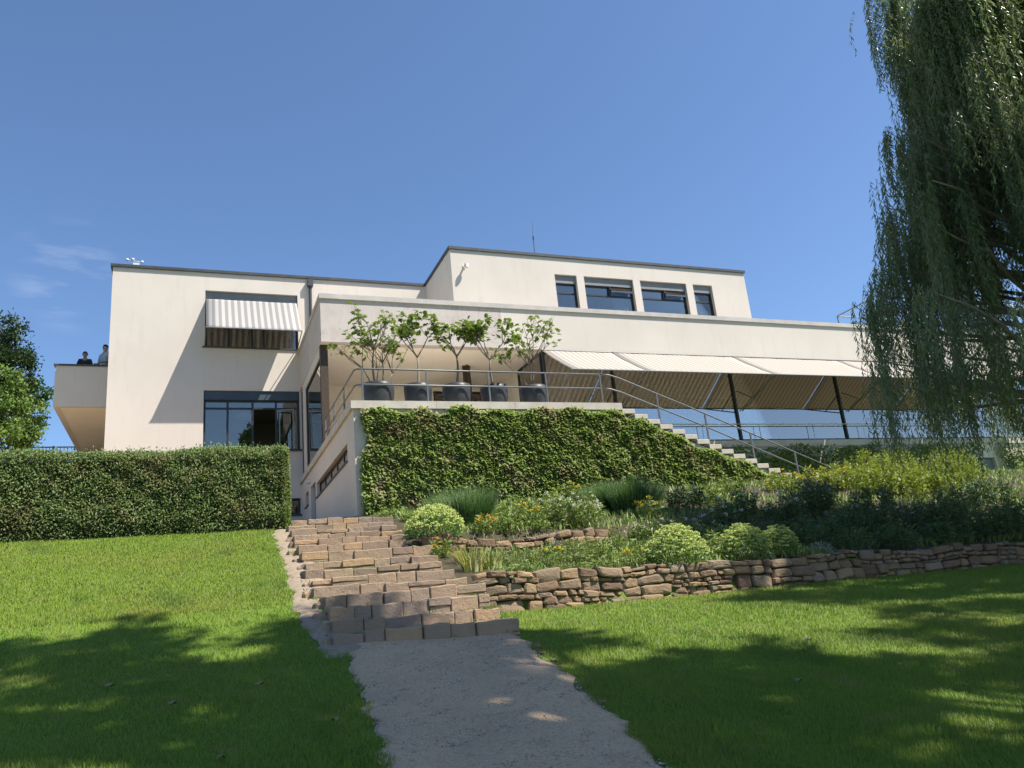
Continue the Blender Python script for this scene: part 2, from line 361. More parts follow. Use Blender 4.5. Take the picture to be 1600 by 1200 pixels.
# ------------------------------------------------------------------ the ground
PL = [(-120,-22),(-40,-8),(0,-1.6),(4.5,-.82),(8.0,-.215),(8.5,-.125),(9.0,-.01),(10.2,.315),(16.2,2.08),(18.4,2.5),(25,3.4),(28.5,4.0),(40,8.6),(60,8.8),(400,10)]
PR = [(-120,-22),(-40,-8),(0,-1.62),(4.5,-.86),(8.5,-.13),(10.62,.12)]
def bed_base(x): return 2.62 + .046*(np.clip(x, 3.6, 16.5) - 3.6)
def right_z(x, y):
    b = bed_base(x)
    lawn = np.interp(y, [p[0] for p in PR], [p[1] for p in PR])
    t1 = .5 + (y-10.66)/(13.4-10.66)*.65; t2 = 1.15 + (np.clip(y, 13.4, 13.62)-13.4)/.22*.35
    t3 = 1.5 + (y-13.62)/(18.4-13.62)*(b-1.5); t4 = np.interp(y, [18.4, 23, 28.5, 40, 400], [0, 3.22, 3.4, 8.6, 10])
    t4 = np.where(y < 23, b + (y-18.4)/4.6*(3.22-b), t4)
    return np.where(y < 10.6, lawn, np.where(y < 10.66, np.interp(y, [10.6, 10.66], [.12, .5]), np.where(y < 13.4, t1, np.where(y < 13.62, t2, np.where(y < 18.4, t3, t4)))))
def ground_z(x, y):
    x = np.asarray(x, float); y = np.asarray(y, float)
    l = np.interp(y, [p[0] for p in PL], [p[1] for p in PL]); r = right_z(x, y)
    t = np.clip((x-3.1)/.5, 0, 1); t = t*t*(3-2*t)
    und = .02*np.sin(x*1.1+.4)*np.sin(y*.9) + .012*np.sin(x*2.7+y*1.9)
    return l*(1-t) + r*t + und*np.where(x < 1.6, np.clip((16.2-y)/4, 0, 1), np.clip((10.3-y)/.6, 0, 1))
def sheet(name, xs, ys, zoff, mat, parent=None):
    X, Y = np.meshgrid(xs, ys); Z = ground_z(X, Y) + zoff
    V = np.stack([X, Y, Z], -1).reshape(-1, 3); nx, ny = len(xs), len(ys)
    i = (np.arange(ny-1)[:, None]*nx + np.arange(nx-1)[None, :]).ravel()
    return np_mesh(name, V, np.stack([i, i+1, i+nx+1, i+nx], 1), mat, parent, smooth=True)
xs = np.concatenate([[-300,-150,-80,-50,-30,-20], np.arange(-12, 22, .3), [22,24,27,30,34,40,50,70,110,180,300]])
ys = np.unique(np.round(np.concatenate([[-120,-80,-50,-30,-18,-10], np.arange(-6, 24, .25), [10.6,10.66,13.4,13.62,24,26,28.5,32,36,40,50,70,120,250,400]]), 3))
tag(sheet('ground', xs, ys, 0, 'ground'), kind='structure')
pathL = [(-30,-1.6),(-6,.1),(0,.62),(3,.9),(4.98,1.06),(5.58,1.15),(6.2,1.22),(7.2,1.32),(8.25,1.45),(8.62,1.5)]
pathR = [(-30,.6),(-6,2.15),(0,2.3),(3,2.42),(4.39,2.5),(4.96,2.65),(5.87,2.83),(6.95,3.0),(8.1,3.25),(8.62,3.3)]
def strip(name, yl, el, er, mat, zo, nx=16, jag=.05):
    rows = []; ph = rng.uniform(0, 6, 8)
    for y in yl:
        a = np.interp(y, *zip(*el)); b = np.interp(y, *zip(*er))
        a += jag*(math.sin(y*5.1+ph[0])*.6 + math.sin(y*13+ph[1])*.45 + rng.normal()*.3); b += jag*(math.sin(y*4.3+ph[2])*.6 + math.sin(y*11+ph[3])*.45 + rng.normal()*.3)
        x = np.linspace(a, b, nx); crown = zo*np.minimum(1, np.minimum(np.arange(nx), np.arange(nx)[::-1])/1.0 + .15)
        z = ground_z(x, np.full(nx, y)) + crown + rng.normal(size=nx)*.003
        z = z - .045*max(0, 1-abs(y-yl[0])/.25)
        rows.append(np.stack([x, np.full(nx, y), z], 1))
    V = np.concatenate(rows); ny = len(yl); i = (np.arange(ny-1)[:, None]*nx + np.arange(nx-1)[None, :]).ravel()
    return tag(np_mesh(name, V, np.stack([i, i+1, i+nx+1, i+nx], 1), mat, smooth=True), kind='structure')
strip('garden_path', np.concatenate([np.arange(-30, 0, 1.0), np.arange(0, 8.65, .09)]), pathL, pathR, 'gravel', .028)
stripL = [(8.05,1.22),(8.9,1.2),(9.9,1.2),(11.2,1.25),(12.9,1.35),(15.8,1.46),(16.3,1.5)]
stripR = [(8.05,1.62),(8.9,1.7),(16.3,2.0)]
strip('gravel_strip', np.arange(8.05, 16.3, .1), stripL, stripR, 'gravel_sun_tone', .03, 7, .04)
# soil of the planted bank
tag(sheet('flower_bed', np.arange(3.0, 36, .3), np.array(list(np.arange(10.7, 13.4, .3)) + [13.4, 13.62] + list(np.arange(13.9, 18.3, .3)) + [18.3]), .012, 'bed_soil'), kind='structure')
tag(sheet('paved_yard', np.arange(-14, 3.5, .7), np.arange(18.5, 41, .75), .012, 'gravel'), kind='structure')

# ------------------------------------------------------------------ the villa
ZF, ZS, ZP, ZR = 5.34, 8.54, 10.07, 12.93      # floor, soffit, parapet top, roof
XE = 36.0                                        # far end of the garden front
YG, YW, YM = 23.0, 28.2, 24.86                   # garden front, wing front, upper block front
villa = thing('villa', (3.57, 28.2, 3.4), 'white flat-roofed modernist villa with long parapet and ribbon windows above the garden', 'house')
wall('wing_wall', 'y', YW, -2.6, 8.49, 3.2, ZR, [(.37,3.56,6.4,8.54),(.38,3.56,10.13,12.25),(2.55,3.53,4.16,4.72)], .35, 'stucco', villa)
MB().box(-2.6, -2.25, YW+.35, 38, 3.2, ZR).build('side_wall', 'stucco', villa)
MB().box(-2.25, 8.49, 37.7, 38, 3.2, ZR).build('rear_wall', 'stucco', villa)
MB().box(-2.25, 8.3, YW+.36, 37.7, ZR-.4, ZR-.02).build('roof_slab', 'room_wall', villa)
MB().box(-2.67, 8.42, YW-.07, 38.07, ZR, ZR+.10).build('roof_coping', 'zinc', villa)
MB().box(-2.2, 8.45, YW+.4, 37.6, 8.6, 9.0).build('floor_slab', 'room_wall', villa)
MB().box(-2.2, 8.45, YW+.4, 37.6, 5.1, 5.38).build('floor_slab', 'room_floor', villa)
MB().box(-2.2, 8.45, 33.0, 33.2, 5.4, ZR-.45).build('room_wall', 'room_wall', villa)
# upper block
wins = [(12.53,13.44),(13.75,15.88),(16.20,18.32),(18.64,19.56)]
wall('upper_wall', 'y', YM, 8.49, 21.27, 8.9, ZR, [(a,b,10.15,12.26) for a, b in wins], .3, 'stucco', villa)
MB().box(8.49, 8.79, YM+.3, 38, 8.9, ZR-.001).build('upper_side_wall', 'stucco', villa)
MB().box(20.97, 21.27, YM+.3, 38, 8.9, ZR-.001).build('upper_side_wall', 'stucco', villa)
MB().box(8.79, 20.97, 37.7, 38, 8.9, ZR-.001).build('rear_wall', 'stucco', villa)
MB().box(8.8, 20.96, YM+.31, 37.7, ZR-.4, ZR-.02).build('roof_slab', 'room_wall', villa)
MB().box(8.43, 21.33, YM-.06, 38.06, ZR+.002, ZR+.105).build('roof_coping', 'zinc', villa)
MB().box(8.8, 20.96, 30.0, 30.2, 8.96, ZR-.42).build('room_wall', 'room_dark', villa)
# roof terrace: parapet and slab
MB().box(3.57, XE, YG, YG+.3, ZS, ZP-.14).build('parapet', 'stucco_parapet', villa)
MB().box(3.57, 3.87, YG+.3, YW, ZS, ZP-.14).build('parapet', 'stucco_parapet', villa)
for x0, x1 in ((3.53,8.1),(8.105,12.9),(12.905,17.6),(17.605,22.4),(22.405,27.1),(27.105,XE)):
    MB().box(x0, x1, YG-.06, YG+.34, ZP-.14, ZP+.015).build('coping_stone', 'coping', villa)
MB().box(3.53, 3.91, YG+.345, YW-.005, ZP-.14, ZP+.015).build('coping_stone', 'coping', villa)
MB().box(3.872, XE, YG+.302, YW+.3, ZS+.001, 8.95).build('terrace_slab', 'soffit', villa)
MB().box(10.8, XE, YW+.3, 34, ZS+.001, 8.9).build('ceiling', 'room_wall', villa)
# living room shell
MB().box(10.86, XE, YG+.3, 34, 5.1, ZF).build('room_floor', 'room_floor', villa)
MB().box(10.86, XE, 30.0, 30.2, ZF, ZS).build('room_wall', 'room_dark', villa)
MB().box(XE-.3, XE, YG+.3, 34, ZF, ZS).build('end_wall', 'stucco', villa)
MB().box(10.78, XE, YG-.02, YG+.3, 5.12, ZF+.02).build('sill_band', 'slab', villa)
wall('basement_wall', 'y', YG+.04, 10.8, XE, 2.6, 5.12, [(29.62,30.68,3.05,4.55)], .25, 'stucco', villa)
dr = MB().box(29.66, 30.64, YG+.16, YG+.21, 3.06, 4.52).build('door', 'door_blue', villa); MB().box(30.5, 30.54, YG+.12, YG+.16, 3.7, 3.84).build('handle', 'chrome', dr)
# covered terrace back wall
wall('terrace_back_wall', 'y', 27.5, 3.62, 10.8, ZF, ZS, [(8.3,10.25,5.9,8.42)], .2, 'soffit', villa)
def window(x0, x1, y, z0, z1, mull, trans, mat='frame_dark', glass='glass', fw=.06, dep=.07, plane='y', skip=()):
    b = MB()
    def bx(u0, u1, a0, a1, h0, h1):
        if plane == 'y': b.box(u0, u1, a0, a1, h0, h1)
        else: b.box(a0, a1, u0, u1, h0, h1)
    bx(x0, x0+fw, y, y+dep, z0, z1); bx(x1-fw, x1, y, y+dep, z0, z1); bx(x0+fw, x1-fw, y, y+dep, z0, z0+fw); bx(x0+fw, x1-fw, y, y+dep, z1-fw, z1)
    fr = b.build('window', mat, villa)
    for m_ in mull:
        b = MB(); bx(m_-.035, m_+.035, y+.004, y+dep-.004, z0+fw, z1-fw); b.build('mullion', mat, fr)
    xs_ = [x0+fw] + [v for m_ in mull for v in (m_-.035, m_+.035)] + [x1-fw]
    zs_ = [z0+fw] + [v for q in trans for v in (q-.03, q+.03)] + [z1-fw]
    for k in range(0, len(xs_), 2):
        for q in trans:
            b = MB(); bx(xs_[k], xs_[k+1], y+.006, y+dep-.006, q-.03, q+.03); b.build('transom', mat, fr)
        for j in range(0, len(zs_), 2):
            if (k//2, j//2) in skip: continue
            b = MB(); bx(xs_[k]-.01, xs_[k+1]+.01, y+dep*.5, y+dep*.5+.008, zs_[j]-.01, zs_[j+1]+.01); b.build('pane', glass, fr)
    return fr
# wing windows
f1 = window(.38, 3.55, YW+.14, 10.14, 11.97, [1.17, 1.97, 2.37, 3.3], [], glass='glass'); 
MB().box(.38, 3.55, YW+.10, YW+.30, 11.97, 12.25).build('blind_box', 'blind_grey', f1)
MB().box(.30, 3.60, YW-.05, YW+.14, 10.085, 10.13).build('sill', 'zinc', f1)
f2 = window(.38, 3.55, YW+.12, 6.42, 8.22, [1.15, 1.97, 2.76], [7.93], glass='glass', skip=((2, 0),))
MB().box(.38, 3.55, YW+.05, YW+.26, 8.22, 8.53).build('shutter_box', 'shutter_blue', f2)
MB().box(.30, 3.60, YW-.06, YW+.12, 6.36, 6.42).build('sill', 'zinc', f2)
for a, z in ((2.85, 1), (3.38, 1)):
    pass
sash = MB().box(2.84, 2.88, YW-.0, YW+.04, 6.5, 7.86).box(3.30, 3.34, YW-.12, YW-.08, 6.5, 7.86)
sash.add([(2.84,YW,7.82),(3.34,YW-.12,7.82),(3.34,YW-.08,7.82),(2.84,YW+.04,7.82),(2.84,YW,7.86),(3.34,YW-.12,7.86),(3.34,YW-.08,7.86),(2.84,YW+.04,7.86)],
         [(0,3,2,1),(4,5,6,7),(0,1,5,4),(1,2,6,5),(2,3,7,6),(3,0,4,7)])
sash.build('open_sash', 'blind_grey', f2)
f3 = window(2.56, 3.52, YW+.12, 4.17, 4.71, [], [])
MB().box(2.5, 3.56, YW-.04, YW+.12, 4.10, 4.165).build('sill', 'zinc', f3)
# upper block windows with blind boxes
for i, (a, b) in enumerate(wins):
    f = window(a+.01, b-.01, YM+.14, 10.16, 11.95, [(a+b)/2] if False else [], [11.56], glass='glass')
    MB().box(a+.01, b-.01, YM+.09, YM+.28, 11.95, 12.255).build('blind_box', 'blind_grey', f)
    MB().box(a, b, YM-.03, YM+.13, 10.10, 10.155).build('sill', 'zinc', f)
    if i in (1, 2):   # top-hung vent standing open
        mid = a + (b-a)*.52
        MB().add([(mid,YM+.12,11.93),(b-.1,YM+.12,11.93),(b-.1,YM-.04,11.66),(mid,YM-.04,11.66),(mid,YM+.14,11.92),(b-.1,YM+.14,11.92),(b-.1,YM-.02,11.65),(mid,YM-.02,11.65)],
                 [(0,1,2,3),(7,6,5,4),(0,4,5,1),(1,5,6,2),(2,6,7,3),(3,7,4,0)]).build('vent_sash', 'glass_strong', f)
        MB().box(mid-.02, mid+.02, YM+.06, YM+.135, 11.6, 11.93).build('vent_post', 'frame_dark', f)
# garden front: tall panes between dark posts
posts = [10.86, 13.4, 18.3, 23.2, 28.1, 33.0, XE-.3]
for i in range(len(posts)-1):
    a, b = posts[i], posts[i+1]
    fr = MB().box(a+.035, b-.035, YG+.10, YG+.17, ZF+.02, ZF+.09).build('window', 'frame_dark', villa)
    MB().box(a+.035, b-.035, YG+.10, YG+.17, ZS-.09, ZS-.003).build('head_rail', 'frame_dark', fr)
    MB().box(a+.034, b-.034, YG+.13, YG+.142, ZF+.08, ZS-.08).build('pane', 'glass_strong', fr)
for x in posts[:-1]: MB().box(x-.035, x+.035, YG+.06, YG+.16, ZF+.02, ZS-.002).build('window_post', 'frame_dark', villa)
MB().tube([(10.95, YG-.04, 5.95), (XE-.4, YG-.04, 5.95)], .018).build('glass_rail', 'chrome', villa)
for x in np.arange(11.7, XE-1, 2.45): MB().tube([(x, YG-.03, ZF+.02), (x, YG-.03, 5.94)], .012, 6).build('glass_rail_post', 'chrome', villa)
# side glass of the covered terrace and of the living room
sg = window(23.5, 26.8, 3.6, ZF+.02, 8.2, [], [], plane='x', glass='glass'); 
MB().box(3.58, 3.72, 26.81, 27.5, ZF, ZS-.002).build('side_wall', 'stucco', villa)
MB().box(3.58, 3.72, 23.5, 26.8, 8.2, ZS-.002).build('window_head', 'stucco', villa)
MB().box(3.58, 3.80, 23.28, 23.48, ZF, ZS-.002).build('timber_post', 'wood_post', villa)
window(23.25, 25.3, 10.8, ZF+.02, ZS-.01, [], [], plane='x', glass='glass_strong')
MB().box(10.78, 10.9, 25.31, 27.5, ZF, ZS-.002).build('side_wall', 'soffit', villa)
window(8.31, 10.24, 27.56, 5.92, 8.41, [9.3], [])
# bronze-clad cruciform column under the roof terrace, and bright ones in the living room
def column(x, y, mat):
    MB().box(x-.13, x+.13, y-.035, y+.035, ZF, ZS-.003).box(x-.035, x+.035, y-.13, y-.036, ZF, ZS-.003).box(x-.035, x+.035, y+.036, y+.13, ZF, ZS-.003).build('column', mat, villa)
column(8.75, 24.9, 'wood_post')
for x in (11.9, 16.45, 21.3, 26.2): column(x, 23.75, 'white_metal')
# wing-side balcony towards the street
MB().box(-4.45, -2.602, 30.4, 30.6, 8.55, 10.03).box(-4.45, -4.25, 30.6, 38, 8.55, 10.03).build('balcony_parapet', 'stucco', villa)
MB().box(-4.248, -2.602, 30.602, 38, 8.552, 9.12).build('balcony_slab', 'soffit', villa)
MB().box(-4.5, -2.604, 30.35, 30.65, 10.03, 10.09).box(-4.5, -4.2, 30.65, 38, 10.03, 10.09).build('balcony_coping', 'zinc', villa)
# rain pipe with hopper
MB().tube([(4.02, YW-.09, 12.62), (4.02, YW-.09, 9.2)], .055, 10).build('downpipe', 'zinc', villa)
MB().box(3.92, 4.12, YW-.19, YW-.005, 12.6, 12.86).build('hopper', 'zinc', villa)
MB().tube([(3.66, YW-.06, 8.5), (3.66, YW-.06, 4.2)], .04, 8).build('downpipe', 'zinc', villa)
MB().box(8.92, 9.02, YM-.02, YM, 12.2, 12.32).tube([(8.97, YM-.02, 12.26), (8.99, YM-.2, 12.27)], [.035, .035]).lathe((8.99, YM-.2, 12.16), [(0, .16), (.07, .13), (.085, 0), (.07, -.01), (0, -.01)], 12).build('wall_lamp', 'white_metal', villa)
# awnings
def awning(x0, x1, ya, za, yb, zb, mat, arms, n=14):
    V = []; nx = max(2, int((x1-x0)/.4)); 
    for i in range(n+1):
        s = i/n; sag = -.035*math.sin(math.pi*s)
        for j in range(nx+1): V.append((x0+(x1-x0)*j/nx, ya+(yb-ya)*s, za+(zb-za)*s+sag+.006*math.sin(j*2.1+i)))
    F = [(i*(nx+1)+j, i*(nx+1)+j+1, (i+1)*(nx+1)+j+1, (i+1)*(nx+1)+j) for i in range(n) for j in range(nx)]
    o = np_mesh('awning', V, F, mat, villa, smooth=True)
    sm = o.modifiers.new('thickness', 'SOLIDIFY'); sm.thickness = .004
    MB().tube([(x0-.02, yb-.015, zb-.015), (x1+.02, yb-.015, zb-.015)], .022, 8).build('front_bar', 'blind_grey' , o)
    MB().tube([(x0, ya+.02, za+.02), (x1, ya+.02, za+.02)], .035, 8).build('roller', 'frame_dark', o)
    for p, q in arms: MB().tube([p, q], .018, 6).build('arm', 'rail_grey', o)
    return o
awning(.40, 3.53, YW+.04, 11.94, YW-1.2, 10.40, 'awning_grey', [((.39, YW-1.2, 10.38), (.39, YW+.1, 10.2)), ((3.54, YW-1.2, 10.38), (3.54, YW+.1, 10.2))])
aw = [10.75, 13.42, 18.42, 23.35, 28.25, 33.1]
for i in range(5):
    a, b = aw[i]+.02, aw[i+1]-.02
    awning(a, b, YG-.03, 8.49, 20.98, 7.2, 'awning_cream', [((a+.03, 21.0, 7.17), (a+.03, YG+.02, 6.45)), ((b-.03, 21.0, 7.17), (b-.03, YG+.02, 6.45)), ((b-.03, 22.2, 6.72), (b-.03, YG+.01, 7.2))])
# small things on the roofs
ws = thing('weather_station', (-1.9, 28.55, ZR+.1), 'small white weather instrument on the roof corner of the left wing', 'instrument')
MB().tube([(-1.9,28.55,ZR+.1),(-1.9,28.55,ZR+.42)], .025).build('mast', 'rail_grey', ws)
MB().box(-2.0,-1.8,28.48,28.62,ZR+.24,ZR+.34).build('sensor_box', 'white_metal', ws)
MB().tube([(-2.2,28.55,ZR+.46),(-1.7,28.55,ZR+.40)], .015).build('arm', 'white_metal', ws)
for x, z in ((-2.2,.47),(-2.02,.5),(-1.72,.42)): MB().lathe((x,28.55,ZR+z), [(0,.05),(.05,.03),(.055,-.02),(0,-.03)], 10).build('cup', 'white_metal', ws)
rv = thing('roof_vent', (.42, 28.7, ZR), 'small grey vent box on the roof of the left wing', 'vent')
MB().box(.30,.54,28.6,28.85,ZR-.02,ZR+.24).build('housing', 'blind_grey', rv); MB().box(.27,.57,28.57,28.88,ZR+.24,ZR+.27).build('cap', 'zinc', rv)
am = thing('lightning_rod', (12.34, 26, ZR), 'thin lightning rod standing on the roof of the upper block', 'mast')
MB().tube([(12.34,26,ZR),(12.37,26,ZR+1.35)], [.022,.018]).build('pole', 'rail_grey', am); MB().tube([(12.37,26,ZR+1.35),(12.40,26,ZR+2.1)], [.012,.004]).build('tip', 'rail_grey', am)
MB().tube([(12.37,26,ZR+1.3),(12.37,26,ZR+1.45)], .03).build('clamp', 'zinc', am)
# steel pergola frame on the roof terrace, right end
pg = thing('pergola', (27.4, 26.3, 9.0), 'thin steel pergola frame with wires on the roof terrace', 'pergola')
zp = 11.92
for p, q in (((27.4,23.5,zp),(27.4,26.35,zp)), ((27.4,26.35,zp),(33.5,26.35,zp)), ((27.4,23.5,zp),(33.5,23.5,zp)), ((33.5,23.5,zp),(33.5,26.35,zp))): MB().tube([p,q], .028, 6).build('beam', 'rail_grey', pg)
for x, y in ((27.4,23.5),(27.4,26.35),(33.5,23.5),(33.5,26.35)): MB().tube([(x,y,8.95),(x,y,zp)], .028, 6).build('post', 'rail_grey', pg)
for k in range(1, 9): MB().tube([(27.4,23.5+k*.317,zp),(33.5,23.5+k*.317,zp)], .008, 5).build('wire', 'rail_grey', pg)
# curtains and lamp inside
def curtain(x0, x1, y, z0, z1, mat, label):
    n = int((x1-x0)/.03); V = []
    for k in range(n+1):
        x = x0+(x1-x0)*k/n; yy = y+.05*math.sin(k*.85)+.02*math.sin(k*.37)
        V += [(x,yy,z0),(x,yy,z1)]
    F = [(2*k,2*k+2,2*k+3,2*k+1) for k in range(n)]
    o = np_mesh('curtain', V, F, mat, smooth=True); o.modifiers.new('thickness','SOLIDIFY').thickness = .006
    tag(o, label, 'curtain')
curtain(19.3, 20.4, 23.36, ZF+.03, ZS-.05, 'curtain_yellow', 'pale yellow curtain behind the tall glass of the garden front')
curtain(15.2, 15.8, 25.4, 9.0, 12.2, 'curtain_white', 'white curtain in the second upper block window counted from the wall lamp')
curtain(19.1, 19.55, 25.4, 9.0, 12.2, 'curtain_white', 'white curtain in the narrow upper window beside the roof corner')
curtain(2.0, 2.3, 28.6, 10.1, 12.2, 'curtain_white', 'white curtain in the left wing window under the striped awning')
lp = thing('ceiling_lamp', (1.75, 29.6, 8.58), 'round amber ceiling lamp inside the lower window of the left wing', 'lamp')
MB().tube([(1.75,29.6,8.58),(1.75,29.6,8.1)], .012).build('stem', 'chrome', lp); MB().lathe((1.75,29.6,7.92), [(0,.2),(.12,.2),(.26,.1),(.26,0),(.12,-.04),(0,-.04)], 20).build('lamp_shade', 'lamp_shade', lp)

# ------------------------------------------------------------------ garden terrace
YT = 18.4
terr = thing('garden_terrace', (3.57, YT, 2.5), 'raised white terrace with concrete slab edge in front of the villa', 'terrace')
wall('side_wall', 'x', 3.57, YT+.06, YW, 2.2, 5.17, [(19.42,24.7,4.12,4.56),(24.95,25.98,3.3,4.68),(26.55,27.3,4.22,4.68)], .3, 'stucco', terr)
MB().box(3.62, 10.8, YT+.05, YT+.35, 2.0, 5.17).build('front_wall', 'stucco', terr)
for x0, x1 in ((3.50,5.6),(5.605,7.7),(7.705,9.3),(9.305,10.82)): MB().box(x0, x1, YT-.03, YT+.5, 5.17, 5.36).build('slab_edge', 'slab', terr)
for y0, y1 in ((YT+.505,20.5),(20.505,23.0),(23.005,25.6),(25.605,YW-.01)): MB().box(3.50, 3.87, y0, y1, 5.172, 5.362).build('slab_edge', 'slab', terr)
MB().box(3.872, 10.78, YT+.502, 27.5, 5.12, ZF).build('paving', 'paving', terr)
MB().box(10.5, 10.8, YT+.36, YG, 2.0, 5.11).build('return_wall', 'stucco', terr)
def side_window(y0, y1, z0, z1, mull, name='window'):
    b = MB(); x = 3.66; f = .04
    b.box(x, x+.06, y0, y0+f, z0, z1).box(x, x+.06, y1-f, y1, z0, z1).box(x, x+.06, y0+f, y1-f, z0, z0+f).box(x, x+.06, y0+f, y1-f, z1-f, z1)
    fr = b.build(name, 'frame_dark', terr)
    for m_ in mull: MB().box(x+.004, x+.056, m_-.03, m_+.03, z0+f, z1-f).build('mullion', 'frame_dark', fr)
    MB().box(x+.025, x+.033, y0+.03, y1-.03, z0+.03, z1-.03).build('pane', 'glass_strong', fr)
    MB().box(3.53, x, y0-.03, y1+.03, z0-.04, z0-.002).build('sill', 'zinc', fr)
side_window(19.43, 24.69, 4.125, 4.555, [20.5,21.55,22.6,23.65]); side_window(26.56, 27.29, 4.225, 4.675, [])
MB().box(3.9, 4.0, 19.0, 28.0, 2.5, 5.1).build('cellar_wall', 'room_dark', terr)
dr = MB().box(3.70, 3.75, 24.96, 25.97, 3.3, 4.67).build('door', 'door_blue', terr); MB().box(3.62, 3.7, 25.08, 25.14, 3.9, 4.02).build('handle', 'chrome', dr)
MB().box(3.45, 3.568, 26.02, 26.2, 4.83, 4.95).build('wall_lamp', 'white_metal', terr)
# garden staircase along the front
st = thing('garden_staircase', (10.8, YT, 3.0), 'pale stone outdoor staircase running down from the terrace along the villa', 'staircase')
NS, TR, RS = 15, .376, .1445
sv = [];
for k in range(NS):
    x = 10.81+k*TR; z = 5.345-(k+1)*RS+.0
    MB().box(x-.0, x+TR+.03, YT, YT+2.2, z-.13, z).build('step', 'travertine', st, bevel=.008)
x1 = 10.81+NS*TR
b = MB(); zt0 = 5.345-RS-.16
for y0, y1 in ((YT+.06, YT+.30), (YT+1.9, YT+2.12)):
    b.add([(10.83,y0,2.0),(x1,y0,2.0),(x1,y0,5.345-NS*RS-.16),(10.83,y0,zt0-.02),(10.83,y1,2.0),(x1,y1,2.0),(x1,y1,5.345-NS*RS-.16),(10.83,y1,zt0-.02)], [(0,1,2,3),(7,6,5,4),(0,4,5,1),(1,5,6,2),(2,6,7,3),(3,7,4,0)])
b.build('stringer_wall', 'stucco', st)
# railings
rl = thing('terrace_railing', (3.82, YT+.1, 5.36), 'grey two-bar railing along the terrace edge above the ivy', 'railing')
for x in (3.82,5.44,7.08,8.7,10.32): MB().box(x-.02, x+.02, YT+.08, YT+.12, 5.36, 6.185).build('post', 'rail_grey', rl)
for y in (20.1,21.7,23.2): MB().box(3.64, 3.68, y-.02, y+.02, 5.36, 6.185).build('post', 'rail_grey', rl)
for dz in (0, -.40): MB().tube([(3.66,23.2,6.2+dz),(3.66,YT+.22,6.2+dz),(3.72,YT+.13,6.2+dz),(3.82,YT+.1,6.2+dz),(10.32,YT+.1,6.2+dz)], .023, 8).build('rail', 'rail_grey', rl, smooth=True)
r2 = thing('stair_railing', (10.9, YT+.1, 5.2), 'grey two-bar handrail sloping down the outdoor staircase', 'railing')
pts = [(10.325,6.2),(10.6,6.19),(10.9,6.11),(12.03,5.68),(13.53,5.11),(14.98,4.53),(16.44,3.95),(17.6,3.49)]
for dz in (0, -.40): MB().tube([(x,YT+.1,z+dz) for x, z in pts], .022, 8).build('rail', 'rail_grey', r2, smooth=True)
MB().tube([(17.6,YT+.1,3.49),(17.68,YT+.1,3.42),(17.7,YT+.1,3.28),(17.68,YT+.1,3.15),(17.6,YT+.1,3.09)], .022, 8).build('end_loop', 'rail_grey', r2, smooth=True)
for x in (12.03,13.53,14.98,16.44):
    zt = np.interp(x, *zip(*pts)); k = int((x-10.81)/TR); zb = 5.345-(k+1)*RS if x < x1 else bed_base(x)
    MB().box(x-.02, x+.02, YT+.08, YT+.12, zb, zt-.015).build('post', 'rail_grey', r2)

# ------------------------------------------------------------------ stone steps and dry walls
def rough_block(name, x0, x1, y0, y1, z0, z1, mat, parent, jit=.012, bev=.018):
    bm = bmesh.new(); bmesh.ops.create_cube(bm, size=1)
    sx, sy, sz = x1-x0, y1-y0, z1-z0
    for v in bm.verts: v.co = Vector((v.co.x*sx, v.co.y*sy, v.co.z*sz))
    long = [e for e in bm.edges if abs((e.verts[0].co-e.verts[1].co).x) > sx*.9]
    bmesh.ops.subdivide_edges(bm, edges=long, cuts=2, use_grid_fill=True)
    tl = random.uniform(-.02, .02)
    for v in bm.verts: v.co += Vector((random.uniform(-jit, jit)*.6, random.uniform(-.2, .2)*jit + tl*v.co.x, random.uniform(-jit, jit)*(1.1 if v.co.z > 0 else .4)))
    bmesh.ops.bevel(bm, geom=[e for e in bm.edges if len(e.link_faces) == 2 and e.calc_face_angle(0) > .6], offset=bev, segments=1, affect='EDGES')
    me = bpy.data.meshes.new(name); bm.to_mesh(me); bm.free(); me.materials.append(M[mat])
    o = bpy.data.objects.new(name, me); link(o, parent); o0 = origin(parent)
    o.location = Vector(((x0+x1)/2, (y0+y1)/2, (z0+z1)/2)) - o0
    o.rotation_euler = (random.uniform(-.012,.012), random.uniform(-.012,.012), random.uniform(-.025,.025)); return o
steps = [(8.5,.04,1.36,3.36),(9.07,.17,1.44,3.36),(9.63,.34,1.49,3.45),(10.2,.5,1.53,3.62),(10.77,.64,1.49,3.55),(11.34,.79,1.54,3.55),(11.9,.95,1.51,3.54),(12.47,1.12,1.6,3.65),
         (13.04,1.32,1.64,3.76),(13.6,1.5,1.65,3.92),(14.17,1.66,1.66,3.7),(14.74,1.81,1.71,3.66),(15.3,1.97,1.73,3.70),(15.87,2.13,1.74,3.78),(16.44,2.31,1.74,3.92)]
ss = thing('stone_steps', (2.4, 8.5, -.1), 'flight of rough tan sandstone steps climbing from the gravel path to the terrace', 'steps')
core = MB()
prev = -.2
